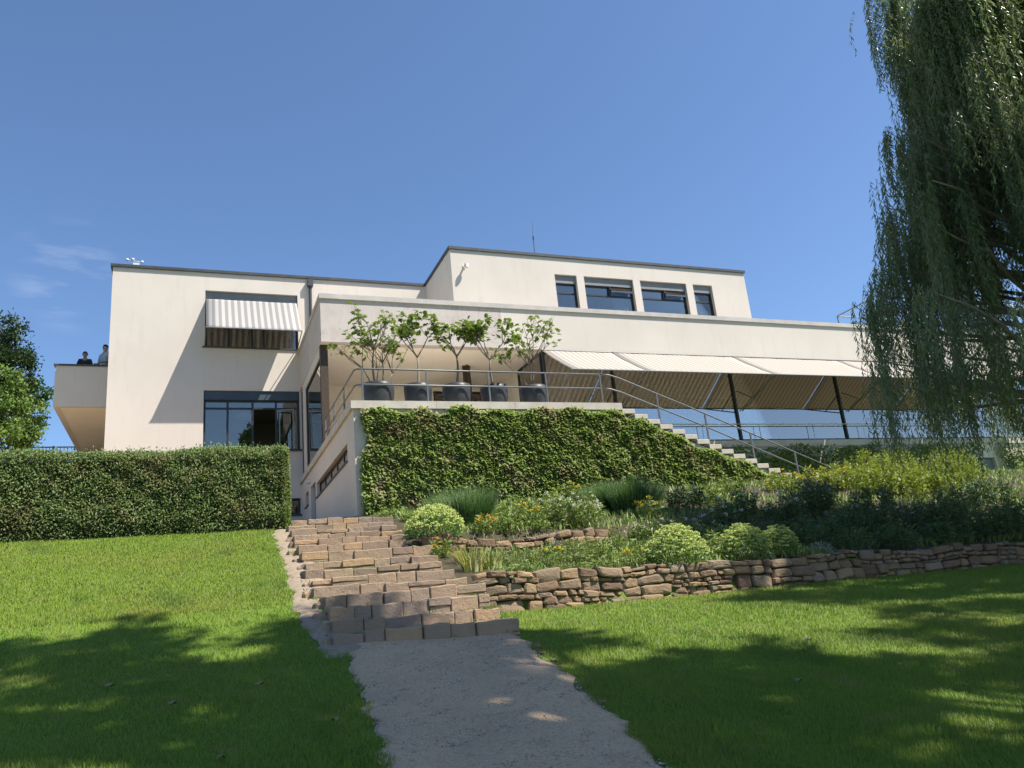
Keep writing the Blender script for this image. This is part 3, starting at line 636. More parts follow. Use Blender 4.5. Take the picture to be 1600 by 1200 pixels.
for k, (y, z, xa, xb) in enumerate(steps):
    ynext = steps[k+1][0] if k < 14 else 18.3
    core.box(xa+.05, xb-.05, y+.05, ynext+.1, prev-.35, z-.018)
    n = random.choice((5, 6, 6, 7)); cuts = np.cumsum(rng.uniform(.6, 1.5, n)); cuts = np.concatenate([[0], cuts/cuts[-1]])*(xb-xa)+xa
    base = prev-.03 if k else -.22
    ph = random.uniform(0, 6)
    for i in range(n):
        g = random.uniform(.001, .006); dz = random.uniform(-.014, .008)+.010*math.sin(i*1.1+ph); w_ = cuts[i+1]-cuts[i]; yf = y+random.uniform(-.035, .02); zt = z+dz
        if k > 1 and random.random() < .28:
            zm = base+(zt-base)*random.uniform(.45, .65)
            rough_block('stone_block', cuts[i]+g, cuts[i+1]-g, yf+random.uniform(0, .02), y+.35, base, zm-.004, 'stone_step', ss, .010, .008)
            rough_block('stone_block', cuts[i]+g-random.uniform(-.02, .02), cuts[i+1]-g, yf, y+random.uniform(.3, .42), zm+.002, zt, 'stone_step', ss, .009, .008)
        else: rough_block('stone_block', cuts[i]+g, cuts[i+1]-g, yf, y+random.uniform(.3, .42), base, zt, 'stone_step', ss, .012, random.uniform(.006, .013))
        if k < 4: rough_block('stone_block', cuts[i]+g, cuts[i+1]-g-.03, y+.43, ynext+.06, z-.14, z-.006+dz*.5, 'stone_step', ss, .006, .012)
    # flank stones on the left side
    if k % 1 == 0: rough_block('stone_block', xa-.10-random.uniform(0, .06), xa+.05, y+.10, ynext+.02, base-.05, z-random.uniform(.03, .09), 'stone_step', ss, .02, .025)
    prev = z
core.build('mortar_bed', 'mortar', ss)
def joint_weeds():
    P = []
    for y, z, xa, xb in steps:
        n = 26; x = np.concatenate([rng.uniform(xa, xb, n), xb+rng.normal(size=14)*.08, xa+rng.normal(size=6)*.05]); m = np.repeat(x[rng.uniform(0, 1, len(x)) < .35], 9); k = len(m)
        c = np.stack([m+rng.normal(size=k)*.02, np.full(k, y+.40)+rng.normal(size=k)*.03, np.full(k, z-.01)], 1)
        front = rng.uniform(0, 1, k) < .4; c[front, 1] = y-.015; c[front, 2] = z-.16
        L = rng.uniform(.02, .065, k); P.append(leaves(c, rdir(k)*.8+np.array([0, -.2, .8]), L, L*.25))
    return join(P)

def rubble(parent, ux, h, to_world, seed, mat='stone_wall'):
    """dry-stacked stones over [0,ux]x[0,h], coursed in short sections; to_world(u, v, out) -> point"""
    rr = random.Random(seed); u0 = 0.0; quads = []; seam = None
    while u0 < ux-.05:
        sw = rr.uniform(.45, 1.15); sw = ux-u0 if ux-u0-sw < .3 else sw; hs = []
        while sum(hs) < h-.04: hs.append(rr.choice((rr.uniform(.05, .09), rr.uniform(.08, .14), rr.uniform(.12, .20))))
        f = h/sum(hs); v = 0; ns = []
        for hh in hs:
            hh *= f; a = u0+rr.uniform(-.05, .05); e = u0+sw+rr.uniform(-.05, .05); u = a
            while u < e-.03:
                wd = min(hh*rr.uniform(1.0, 3.0)+.05, .42); wd = e-u if e-u-wd < .08 else wd
                quads.append((u, u+wd, v, v+hh)); u += wd
            v += hh
        u0 += sw
    for (a, b_, c, d) in quads:
        jx = min(.035, (b_-a)*.16); jz = min(.022, (d-c)*.2); g = .003; tp = rr.uniform(-.035, .03) if d > h-.01 else 0
        J = lambda: rr.uniform(-jx, jx); K = lambda: rr.uniform(-jz, jz)
        cs = [(a+g+J()*.6, c+g+K()), (b_-g+J()*.6, c+g+K()), (b_-g+J(), d-g+K()+tp), (a+g+J(), d-g+K()+tp)]
        ch = []
        for k in range(4):
            p, q = cs[k], cs[(k+1) % 4]; t1, t2 = rr.uniform(.04, .2), rr.uniform(.04, .2); m_ = rr.uniform(.35, .65); bulge = rr.uniform(-.004, .008)
            nx, nz = (q[1]-p[1]), -(q[0]-p[0]); ln = math.hypot(nx, nz)+1e-6
            ch += [(p[0]+t1*(q[0]-p[0]), p[1]+t1*(q[1]-p[1])), (p[0]+m_*(q[0]-p[0])+nx/ln*bulge, p[1]+m_*(q[1]-p[1])+nz/ln*bulge), (q[0]+t2*(p[0]-q[0]), q[1]+t2*(p[1]-q[1]))]
        n = len(ch); cx = sum(x for x, y in ch)/n; cy = sum(y for x, y in ch)/n; r = min(b_-a, d-c)/2
        pr = rr.uniform(-.035, .03); tilt = (rr.uniform(-.10, .10), rr.uniform(-.22, .12)); V = []; F = []
        for scl, o in ((1.0, -.15), (1.0, -.02), (1-.010/r, .004), (1-.45*rr.uniform(.6, 1), .016)):
            for x, y in ch:
                dx, dy = (x-cx)*scl, (y-cy)*scl
                V.append(to_world(cx+dx, cy+dy, o+pr+(dx*tilt[0]+dy*tilt[1]+rr.uniform(-.005, .005) if o > -.1 else 0)))
        for q in range(3):
            for k in range(n): F.append((q*n+k, q*n+(k+1) % n, (q+1)*n+(k+1) % n, (q+1)*n+k))
        V.append(to_world(cx, cy, .018+pr+rr.uniform(-.004, .006))); F += [(3*n+k, 3*n+(k+1) % n, 4*n) for k in range(n)]
        c0 = Vector(to_world(cx, cy, 0)); me = bpy.data.meshes.new('stone'); me.from_pydata([Vector(p)-c0 for p in V], [], F)
        bm = bmesh.new(); bm.from_mesh(me); bmesh.ops.recalc_face_normals(bm, faces=bm.faces); bm.to_mesh(me); bm.free()
        me.materials.append(M[mat]); o = bpy.data.objects.new('stone', me); link(o, parent); o.location = c0-origin(parent)
V, F = joint_weeds(); tag(np_mesh('joint_weed', V, F, 'perennial_leaf'), 'small weeds sprouting from the joints of the stone steps', 'weeds', kind='stuff')
rw = thing('retaining_wall', (3.6, 10.6, 0), 'long dry-stone retaining wall of brown rubble between lawn and flower bed', 'wall')
X0W, X1W = 3.62, 16.4
def wall_base(x): return float(np.interp(x, [3.6, 7.2, 14, 20], [.10, .04, -.05, -.12]))
def wall_y(x): return 10.55 + .02*math.sin(x*1.3) - .0*x
rubble(rw, X1W-X0W, .60, lambda u, v, o: (X0W+u, wall_y(X0W+u)-o+.05*v, wall_base(X0W+u)-.04+v*(1+.04*math.sin(u*2.2)+.03*math.sin(u*5.1))), 5)
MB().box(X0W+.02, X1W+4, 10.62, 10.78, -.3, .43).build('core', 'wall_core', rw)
rough_block('stone', X1W+.05, X1W+1.2, 10.5, 10.7, -.15, .46, 'stone_wall', rw); rough_block('stone', X1W+1.22, X1W+2.4, 10.5, 10.7, -.15, .43, 'stone_wall', rw)
uw = thing('upper_retaining_wall', (3.9, 13.4, 1.1), 'short broken rubble wall higher up inside the flower bed', 'wall')
rubble(uw, 3.6, .36, lambda u, v, o: (3.72+u, 13.36-o+.1*v+.05*math.sin(u*2), 1.08+v*(1+.15*math.sin(u*2.3+1))), 9)
MB().box(3.8, 7.2, 13.45, 13.6, .8, 1.38).build('core', 'wall_core', uw)

# ------------------------------------------------------------------ planters with fig trees on the terrace
def fig_leaf_mesh():
    pts = [(0,0),(.22,.06),(.45,.30),(.30,.36),(.50,.66),(.24,.62),(.10,.98),(0,1.05)]
    pts = pts + [(-x, y) for x, y in pts[-2:0:-1]]
    V = [(x, y, -.35*x*x-.18*(y-.4)**2) for x, y in pts] + [(0, .42, .05)]
    n = len(pts); me = bpy.data.meshes.new('leaf'); me.from_pydata(V, [], [(k, (k+1) % n, n) for k in range(n)]); me.materials.append(M['fig_leaf']); return me
FIG = fig_leaf_mesh()
def fig(x, y, stems, crown, nleaf, label, seed):
    rr = random.Random(seed); z0 = ZF+.58
    t = thing('fig_tree', (x, y, z0), label, 'tree', 'potted fig trees along the terrace railing')
    b = MB(); tips = []
    def grow(p, d, ln, r, lev):
        n = 4; pts = [p]; q = p.copy(); dd = d.copy()
        for i in range(n):
            dd = (dd+Vector((rr.uniform(-.16,.16), rr.uniform(-.16,.16), rr.uniform(-.04,.12)))).normalized(); q = q+dd*ln/n; pts.append(q.copy())
        b.tube(pts, [r*(1-.45*i/n) for i in range(n+1)], 6)
        if lev == 0: tips.extend(((q, dd), (q, dd), (pts[3], dd), (pts[2], dd))); return
        for k in range(rr.choice((4, 5)) if lev > 1 else rr.choice((2, 3, 3))):
            a = rr.uniform(0, 6.28); nd = (dd*.6+Vector((math.cos(a)*.8, math.sin(a)*.55, rr.uniform(.1, .75)))).normalized()
            grow(q, nd, (ln*.3+.46)*rr.uniform(.6, 1.05), r*.58, lev-1)
    for (dx, dz, ln, r) in stems: grow(Vector((x+dx*.2, y, z0-.08)), Vector((dx, rr.uniform(-.05,.05), dz)).normalized(), ln, r, 2)
    b.build('trunk', 'bark_pale', t, smooth=True)
    o0 = origin(t); cx, cz, rx, rz = crown
    tips2 = tips
    for k in range(nleaf):
        p, d = rr.choice(tips2)
        o = bpy.data.objects.new('leaf', FIG); link(o, t); s = rr.uniform(.095, .165)
        o.location = p-o0+Vector((rr.uniform(-.15,.15), rr.uniform(-.15,.15), rr.uniform(-.13,.12))); o.scale = (s, s, s)
        ax = Vector((rr.uniform(-1,1), rr.uniform(-1,1), rr.uniform(-.9,.35))).normalized(); o.rotation_euler = ax.to_track_quat('Y', 'Z').to_euler()
    return t
def planter(x, y, label, rt, hh):
    p = thing('planter', (x, y, ZF), label, 'planter', 'dark round planters along the terrace railing')
    MB().lathe((x, y, ZF), [(0,.002),(rt*.78,.002),(rt*.84,.04),(rt*.97,hh*.5),(rt,hh*.85),(rt*.985,hh),(rt*.93,hh),(rt*.92,hh-.05),(rt*.9,hh-.07)], 28).build('bowl', 'pot', p, smooth=True)
    MB().lathe((x, y, ZF), [(0,hh-.06),(rt*.905,hh-.075)], 28).build('soil', 'soil', p)
PX = [4.33, 5.35, 6.38, 7.42, 8.55]; YP = 19.05
for i, (x, lab) in enumerate(zip(PX, ('at the terrace corner holding the bushiest fig', 'second from the terrace corner', 'in the middle of the planter row', 'fourth from the terrace corner', 'beside the first cream awning'))):
    planter(x, YP, 'dark grey round planter '+lab, (.40,.36,.37,.37,.38)[i], (.63,.62,.63,.62,.62)[i])
fig(PX[0], YP, [(-.22,1,1.0,.035),(.35,.9,.7,.026),(-.1,1,.5,.02),(-.55,.8,.6,.022),(.6,.9,.5,.02)], (-.1,6.95,.95,.95), 300, 'bushy multi-stemmed fig in the planter at the terrace corner', 3)
fig(PX[1], YP, [(.08,1,.95,.035)], (.3,7.4,.8,.7), 240, 'slender fig with bent bare trunk in the second planter from the corner', 11)
fig(PX[2], YP, [(.03,1,1.0,.042)], (.0,7.5,.8,.75), 290, 'tall fig with straight pale trunk in the middle planter of the row', 23)
fig(PX[3], YP, [(.0,1,.85,.036)], (.0,7.2,.8,.8), 290, 'round-headed fig in the fourth planter from the terrace corner', 31)
fig(PX[4], YP, [(-.15,1,.75,.024),(.12,1,.9,.024),(-.4,1,.5,.018)], (-.1,6.8,.7,.8), 190, 'sparse thin fig in the planter beside the first cream awning', 43)

# ------------------------------------------------------------------ hedge
def vnoise(x, y, f, seed):
    g = np.random.default_rng(seed).uniform(0, 1, (256, 256)); x = x*f; y = y*f; i = np.floor(x).astype(int); j = np.floor(y).astype(int); u = x-i; v = y-j
    u = u*u*(3-2*u); v = v*v*(3-2*v); a = lambda p, q: g[p % 256, q % 256]
    return (a(i, j)*(1-u)+a(i+1, j)*u)*(1-v)+(a(i, j+1)*(1-u)+a(i+1, j+1)*u)*v

hg = thing('hedge', (-2, 16.9, 2.3), 'clipped dark green box hedge standing on the lawn before the left wing', 'hedge')
def hedge_leaves():
    x0, x1, y0, y1 = -9.0, 1.84, 16.25, 17.45
    top = lambda x: 3.70 + .012*(x+3) + .03*np.sin(x*1.7) + .02*np.sin(x*4.1)
    parts = []
    def put(c, nrm, n):
        rad = np.abs(rng.normal(size=n))*.045
        w2 = c[:,2] if abs(nrm[0,2]) < .5 else c[:,1]
        lump = .05*(vnoise(c[:,0]+c[:,1], w2, 1.7, 5)-.5) + .05*(vnoise(c[:,0]+c[:,1], w2, 5., 6)-.5)
        c = c + nrm*(lump-rad)[:, None]
        d = rdir(n) + np.array([0, 0, .4])
        parts.append(leaves(c, d, rng.uniform(.03, .058, n), rng.uniform(.02, .034, n), .15, nrm+np.array([.2, 0, .8])+rdir(n)*.7))
    def corner(c):   # round the top edge and the end
        return c
    n = 74000; x = rng.uniform(-5.6, x1, n); gz_ = ground_z(x, np.full(n, 16.2)); t = rng.uniform(0, 1, n)**.9
    z = gz_+.03 + (top(x)-gz_)*t
    inset = .10*np.clip((z-top(x)+.14)/.14, 0, 1)**2 + .16*np.clip((x-x1+.16)/.16, 0, 1)**2 + .06*np.clip((gz_+.35-z)/.35, 0, 1)
    put(np.stack([x, y0+inset, z], 1), np.tile([0., -1, .05], (n, 1)), n)
    n = 16000; x = rng.uniform(-5.6, x1, n); y = rng.uniform(y0, y1, n); z = top(x) - .10*np.clip((y0+.14-y)/.14, 0, 1)**2 - .12*np.clip((x-x1+.14)/.14, 0, 1)**2
    put(np.stack([x, y, z], 1), np.tile([0., 0, 1], (n, 1)), n)
    n = 15000; y = rng.uniform(y0, y1, n); gz_ = ground_z(np.full(n, x1), y); z = gz_ + (top(x1)-gz_)*rng.uniform(0.02, 1, n)
    xx = x1 + .08*(3.2-z)/1.2*.5 - .14*np.clip((y0+.16-y)/.16, 0, 1)**2 - .1*np.clip((z-top(x1)+.14)/.14, 0, 1)**2
    put(np.stack([xx, y, z], 1), np.tile([1., 0, .05], (n, 1)), n)
    # sprigs standing proud of the top
    n = 1500; x = rng.uniform(-5.6, x1-.05, n); y = rng.uniform(y0, y1, n); h = rng.uniform(0, .09, n)
    parts.append(leaves(np.stack([x, y, top(x)+h], 1), rdir(n)*.6+np.array([0, 0, 1]), .055, .026))
    return join(parts)
V, F = hedge_leaves(); np_mesh('foliage', V, F, 'hedge_leaf', hg, 'stuff')
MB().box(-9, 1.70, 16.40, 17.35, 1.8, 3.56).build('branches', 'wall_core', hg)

# ------------------------------------------------------------------ ivy on the terrace wall and climber below the glass
iv = thing('ivy', (8, YT, 2.8), 'dense ivy with brownish patches covering the terrace wall and stair flank', 'climbing plant')
def ivy_leaves(n):
    x = rng.uniform(3.68, 16.9, n*2); zt = np.where(x < 10.8, 5.17, 5.17-(x-10.8)*RS/TR*1.0-.13); zt = zt + .05*np.sin(x*2.3)+.05*np.sin(x*6.1+1)
    zb = bed_base(x)-.05; ok = zt > zb; x, zt, zb = x[ok], zt[ok], zb[ok]
    z = zb + (zt-zb)*rng.uniform(0, 1, len(x)); keep = rng.uniform(0, 1, len(x)) < np.clip((zt-zb)/2.55, .12, 1)
    gap = (np.abs(x-5.55-.15*np.sin(z*9)) < .28) & (z > 5.02); gap |= (x < 3.80+.07*np.sin(z*6)) & (z > 3.9+rng.uniform(-.2, .2, len(x)))
    low = np.clip((4.3-z)/1.6, 0, 1); keep &= rng.uniform(0, 1, len(x)) > .75*low*(vnoise(x, z, .8, 11) > .5)*np.clip(vnoise(x, z, 3., 12)*1.6, 0, 1)
    keep &= ~gap; x, z, zt, zb = x[keep], z[keep], zt[keep], zb[keep]; m = len(x)
    lump = .08*(vnoise(x, z, 1.1, 1)-.5) + .07*(vnoise(x, z, 2.7, 2)-.5) + .07*(vnoise(x, z, 6., 3)-.5)
    thick = .14 + .10*np.clip((zt-z)/2.2, 0, 1) + lump
    thick *= np.clip((zt-z)/.12+.45, .3, 1)
    y = YT+.04-thick*np.where(rng.uniform(0, 1, m) < .75, rng.uniform(.8, 1, m), rng.uniform(.3, .9, m))
    d = np.array([0, -.1, -.6]) + rdir(m)*.8
    return leaves(np.stack([x, y, z], 1), d, rng.uniform(.055, .115, m), rng.uniform(.05, .095, m), .12, np.array([.3, -1., .9])+rdir(m)*.65)
V, F = ivy_leaves(70000); np_mesh('foliage', V, F, 'ivy_leaf', iv, 'stuff')
b = MB()
for k in range(120):
    x = rng.uniform(3.9, 14); z = bed_base(x); p = [(x, YT-.02, z)]
    for j in range(6): x += rng.uniform(-.25, .25); z += rng.uniform(.12, .3); p.append((x, YT-rng.uniform(.02, .14), min(z, 5.0-max(0, x-10.6)*.4)))
    b.tube(p, [.014-.0016*j for j in range(7)], 5)
b.build('stems', 'twig', iv, ).__setitem__('kind', 'stuff')
cl = thing('wall_climber', (20, YG-.2, 3.2), 'green climber mat on the basement wall under the long glass front', 'climbing plant')
def climber(n):
    x = rng.uniform(12.5, 35.8, n); zt = 5.08+.07*np.sin(x*1.9)+.06*np.sin(x*5.3); z = 3.1+(zt-3.1)*rng.uniform(0, 1, n)
    keep = ~((x > 29.35) & (x < 30.85)); x, z = x[keep], z[keep]; m = len(x)
    y = YG-.05-rng.uniform(.02, .38, m)*(1+.5*np.sin(x*1.7+z*3))
    return leaves(np.stack([x, y, z], 1), np.array([0, -.1, -.6])+rdir(m)*.8, rng.uniform(.07, .13, m), rng.uniform(.05, .09, m), .12, np.array([.1,-1.,.9])+rdir(m)*.7)
V, F = climber(30000); np_mesh('foliage', V, F, 'climber_leaf', cl, 'stuff')

# ------------------------------------------------------------------ planting in the bed
def gz1(x, y): return float(ground_z(x, y))
def dome_pts(x, y, z, w, h, n):
    u = rdir(n); u[:, 2] = np.abs(u[:, 2]); r = rng.uniform(.25, 1, n)**.45
    return np.array([x, y, z]) + u*r[:, None]*np.array([w/2, w/2, h]), u
def plant(kind, x, y, z, w, h, name, label, cat='plant', group=None):
    z = gz1(x, y)-.01; t = thing(name, (x, y, z), label, cat, group); o = np.array([x, y, z])
    if kind == 'sedum':
        n = int(900*w); c, u = dome_pts(x, y, z, w, h*.85, n); V, F = leaves(c, u*.7+rdir(n)*.6+np.array([0,0,.3]), rng.uniform(.05,.085,n), rng.uniform(.03,.05,n)); np_mesh('foliage', V, F, 'sedum_leaf', t, 'stuff')
        k = int(420*w*w)+80; u = rdir(k); u[:,2] = np.abs(u[:,2])*.9+.25; u = unit(u); c = o+u*np.array([w/2,w/2,h])*rng.uniform(.88,1.06,(k,1)); P = []
        for q in range(k):
            m = 18; a = rng.uniform(0, 6.28, m); r = np.sqrt(rng.uniform(0,1,m))*rng.uniform(.025,.045); cc = c[q]+np.stack([r*np.cos(a), r*np.sin(a), .012-6*r*r+rng.uniform(-.006,.006,m)],1)
            P.append(leaves(cc, rdir(m)*.5+np.array([0,0,.8]), .022, .02))
        V, F = join(P); np_mesh('flower_heads', V, F, 'sedum_head', t, 'stuff')
    elif kind == 'fine':
        n = int(5200*w*h); a = rng.uniform(0,6.28,n); r = np.sqrt(rng.uniform(0,1,n))*w*.34*(1+.3*np.sin(a*3+x)); b = o+np.stack([r*np.cos(a), r*np.sin(a), np.zeros(n)],1)
        d = np.stack([np.cos(a)*.45*r/(w*.28), np.sin(a)*.45*r/(w*.28), np.ones(n)],1)+rng.normal(size=(n,3))*.10; s = (rng.uniform(.2,1.0,n)*(.8+.3*np.sin(a*2.3+y)))[:,None]
        V, F = leaves(b+unit(d)*s*h*.9, d+rdir(n)*.55, rng.uniform(.06,.14,n), .006); V2, F2 = leaves(b, d, rng.uniform(.6,1.0,n)*h, .007); V, F = join([(V,F),(V2,F2)]); np_mesh('foliage', V, F, 'fine_leaf', t, 'stuff')
    elif kind in ('phlox','rudb','leafy','leafyw','sphlox','sleafy','gold','yg','low'):
        mat = {'sphlox':'shade_toned_leaf','sleafy':'shade_toned_leaf','yg':'yellowgreen_leaf','gold':'yellowgreen_leaf'}.get(kind, 'perennial_leaf')
        ns = max(10, int((38 if kind != 'low' else 90)*w)); a = rng.uniform(0,6.28,ns); r = np.sqrt(rng.uniform(0,1,ns))*w*.46
        bx = o+np.stack([r*np.cos(a), r*np.sin(a), np.zeros(ns)],1); hh = h*rng.uniform(.62,1.02,ns)*(1-.35*(r/(w*.46))**2)
        lean = np.stack([np.cos(a)*.16*r/(w*.46), np.sin(a)*.16*r/(w*.46), np.ones(ns)],1)+rng.normal(size=(ns,3))*.05
        tip = bx+unit(lean)*hh[:,None]; m = max(14, int(46*h)) if kind != 'low' else 10
        s = rng.uniform(.1,1,(ns,m)); c = (bx[:,None]+(tip-bx)[:,None]*s[...,None]).reshape(-1,3); c = c+rng.normal(size=c.shape)*.02
        d = rdir(len(c))*np.array([1,1,.5])+np.array([0,0,.35]); L = rng.uniform(.06,.13,len(c))*(.6 if kind=='low' else 1); V, F = leaves(c, d, L, L*rng.uniform(.2,.34,len(c))); np_mesh('foliage', V, F, mat, t, 'stuff')
        b = MB()
        for q in range(ns): b.tube([bx[q], tip[q]], [.005,.003], 4, False)
        b.build('stems', 'twig', t)['kind'] = 'stuff'
        fl = {'phlox':'white_petal','sphlox':'white_petal','leafyw':'white_petal','rudb':'yellow_petal','gold':'yellow_petal'}.get(kind)
        if 'pink' in label: fl = 'pink_petal'
        if 'orange' in label: fl = 'orange_petal'
        if fl:
            P = []; pick = rng.permutation(ns)[:max(5, int(ns*(.5 if kind in ('phlox','rudb','gold') else .3)))]
            for q in pick:
                mm = 22 if kind not in ('leafyw',) else 12; R_ = .05 if kind in ('phlox','sphlox') else .035
                cc = tip[q]+rdir(mm)*R_*rng.uniform(.4,1,(mm,1))*np.array([1,1,.8]); P.append(leaves(cc, rdir(mm)+np.array([0,-.2,.4]), .026, .022))
            V, F = join(P); np_mesh('blossoms', V, F, fl, t, 'stuff')
    elif kind == 'iris':
        n = int(150*w); a = rng.uniform(0,6.28,n); r = np.sqrt(rng.uniform(0,1,n))*w*.32; b = o+np.stack([r*np.cos(a), r*np.sin(a), np.zeros(n)],1); P = []
        hh = h*rng.uniform(.6,1.15,n); d = np.stack([np.cos(a), np.sin(a), np.zeros(n)],1)
        prev = b; wv = np.cross(d, [0,0,1.])*.011; V = []; F = []
        for q in range(n):
            base = len(V); ar = rng.uniform(.2,.75)
            for s in (0,.35,.7,1.0):
                c = b[q]+d[q]*ar*hh[q]*s*s+np.array([0,0,hh[q]*(s-.35*ar*s*s*s)]); ww = wv[q]*(1.05-s)
                V += [c-ww, c+ww]
            for k in range(3): F += [(base+2*k, base+2*k+1, base+2*k+3), (base+2*k, base+2*k+3, base+2*k+2)]
        np_mesh('leaf_blades', np.array(V), np.array(F), 'iris_leaf', t, 'stuff')
    elif kind == 'silver':
        n = 420; c, u = dome_pts(x, y, z, w, h, n); V, F = leaves(c, u+rdir(n)*.5, rng.uniform(.03,.06,n), .012); np_mesh('foliage', V, F, 'silver_leaf', t, 'stuff')
    return t
G_SH = ('shaded_perennial', 'dark leafy perennial in the willow shade behind the long rubble wall', 'plant', 'shaded perennials behind the long wall')
G_LF = ('bedding_perennial', 'low green leafy perennial between the irises and the small silvery clump', 'plant', 'green perennials in the sunlit bed')
G_PH = ('white_phlox', 'white flowering phlox clump in the sunlit middle of the bed', 'flower', 'white phlox in the sunlit bed')
G_SP = ('shaded_phlox', 'phlox with scattered white heads in the shaded part of the bed', 'flower', 'white phlox in the shade')
G_LW = ('pale_flowering_perennial', 'bushy perennial with dull whitish flower sprays behind the sedums', 'flower', 'pale flowering perennials')
G_LO = ('ground_cover_plant', 'low mat-forming green plant between the rubble wall and the broken upper wall', 'plant', 'mat plants behind the wall')
G_YG = ('goldenrod', 'bright yellow-green leafy clump in sun below the basement door', 'plant', 'yellow-green clumps')
G_GO = ('coneflower', 'clump with golden yellow flowers at the foot of the outdoor staircase', 'flower', 'golden flowers at the stair foot')
G_FI = ('feathery_plant', 'fine feathery dark green clump before the ivy, right of the white phlox', 'plant', 'feathery clumps by the phlox')
G_IR = ('iris', 'clump of yellowing sword-shaped leaves beside the stone steps', 'plant', 'yellowing irises by the steps')
PL_ = [('sedum',3.98,13.65,1.05,.55,('sedum','rounded yellow-green sedum dome beside the stone steps','plant',None)),
 ('sedum',7.07,10.98,1.0,.62,('sedum','broad pale green sedum in full sun right behind the long wall','plant',None)),
 ('sedum',8.39,11.04,.88,.56,('sedum','sedum half in sun where the willow shade begins on the wall','plant',None)),
 ('sedum',9.16,11.10,.66,.50,('sedum','smaller sedum in shade beside the silvery plant on the wall','plant',None)),
 ('fine',5.02,15.06,1.19,.80,('feathery_plant','tall feathery dark green clump before the ivy above the sedum dome','plant',None)),
 ('fine',8.96,15.48,1.26,.80,G_FI),('fine',8.30,15.76,.9,.66,G_FI),
 ('phlox',6.59,13.98,.65,.80,G_PH),('phlox',7.02,13.82,.65,.74,G_PH),('phlox',6.71,14.94,.6,.6,G_PH),('phlox',7.5,14.6,.6,.6,G_PH),
 ('rudb',7.72,16.06,.75,.75,('coneflower','tall clump of yellow coneflowers in front of the ivy','flower',None)),
 ('rudb',4.9,13.75,.5,.38,('marigold','small orange flowered clump beside the rounded sedum dome','flower',None)),
 ('rudb',3.9,13.15,.35,.42,('marigold','few orange flowers standing in front of the rounded sedum dome','flower',None)),
 ('rudb',6.15,14.55,.5,.5,('coneflower','small yellow flowered clump between the white phlox and the ivy','flower',None)),('rudb',5.55,12.25,.4,.32,('marigold','low yellow flowered clump above the sunlit rubble wall','flower',None)),('rudb',6.55,11.45,.4,.3,('marigold','low yellow flowered tuft beside the broad sedum in full sun','flower',None)),('rudb',8.75,14.4,.55,.5,('coneflower','yellow flowered clump in front of the feathery clumps','flower',None)),
 ('leafy',5.4,13.75,.57,.40,G_LF),('leafy',5.95,13.78,.53,.36,G_LF),('leafyw',8.41,13.2,1.1,.58,G_LW),('leafyw',7.93,13.28,.8,.52,G_LW),('leafyw',9.0,12.8,.8,.5,G_LW),
 ('leafy',6.82,12.52,.66,.39,G_LF),('leafy',7.79,11.12,.42,.34,G_LF),('leafy',7.6,12.2,.8,.35,G_LF),('leafy',6.3,12.9,.6,.3,G_LF),
 ('iris',3.98,11.76,.62,.48,G_IR),('iris',4.35,11.9,.5,.36,G_IR),('iris',4.1,12.5,.5,.36,G_IR),
 ('low',4.80,11.72,.85,.25,G_LO),('low',5.44,11.68,.8,.25,G_LO),('low',6.32,11.14,.7,.24,G_LO),('low',4.4,11.2,.75,.18,G_LO),('low',5.1,11.05,.8,.18,G_LO),('low',5.8,11.0,.8,.2,G_LO),('low',5.0,12.4,.9,.25,G_LO),('low',6.0,12.1,.9,.28,G_LO),
 ('leafy',5.98,11.5,.65,.36,G_LF),('leafy',6.9,11.8,.6,.36,G_LF),('leafy',8.3,11.9,.8,.4,G_LF),
 ('silver',5.83,12.74,.34,.28,('lavender_cotton','small silvery grey clump below the broken upper wall','plant',None)),('silver',9.81,10.9,.45,.24,('lavender_cotton','silvery grey clump on top of the shaded rubble wall','plant',None)),
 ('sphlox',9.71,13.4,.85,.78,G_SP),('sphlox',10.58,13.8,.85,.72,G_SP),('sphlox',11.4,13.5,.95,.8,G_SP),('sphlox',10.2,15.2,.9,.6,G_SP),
 ('sphlox',12.4,13.8,.95,.82,('pink_phlox','pink flowering phlox near the foot of the outdoor staircase','flower','pink phlox near the staircase')),('sphlox',13.12,14.4,1.07,.82,('pink_phlox','pink flowering phlox near the foot of the outdoor staircase','flower','pink phlox near the staircase')),
 ('gold',14.97,16.3,.95,.75,G_GO),('gold',15.69,16.1,.95,.8,G_GO),('gold',14.2,16.6,.9,.6,G_GO),
 ('leafy',4.3,16.44,.53,.26,G_LF),('leafy',4.9,16.6,.6,.34,G_LF),('leafy',11.40,15.9,.9,.5,G_LF),('leafy',3.95,17.3,.5,.22,G_LF),('leafy',6.71,16.4,.75,.4,G_LF),('leafy',5.9,15.9,.8,.4,G_LF),('leafy',5.8,14.8,.7,.4,G_LF),('leafy',10.2,16.6,.9,.45,G_LF),('leafy',12.6,16.8,.9,.5,G_LF)]
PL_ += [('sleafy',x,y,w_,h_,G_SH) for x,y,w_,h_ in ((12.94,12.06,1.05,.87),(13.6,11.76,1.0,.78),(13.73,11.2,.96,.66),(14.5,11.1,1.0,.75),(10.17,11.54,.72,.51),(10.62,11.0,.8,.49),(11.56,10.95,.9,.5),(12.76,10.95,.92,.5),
   (17.88,13.8,1.1,.76),(9.9,12.3,.9,.55),(10.9,12.2,1.0,.6),(11.9,12.4,1.0,.65),(14.4,12.6,1.1,.8),(15.4,11.6,1.1,.75),(15.6,12.9,1.1,.8),(16.6,12.2,1.1,.8),(12.6,13.0,1.0,.7),(13.9,13.6,1.0,.75),(16.6,13.6,1.1,.75))]
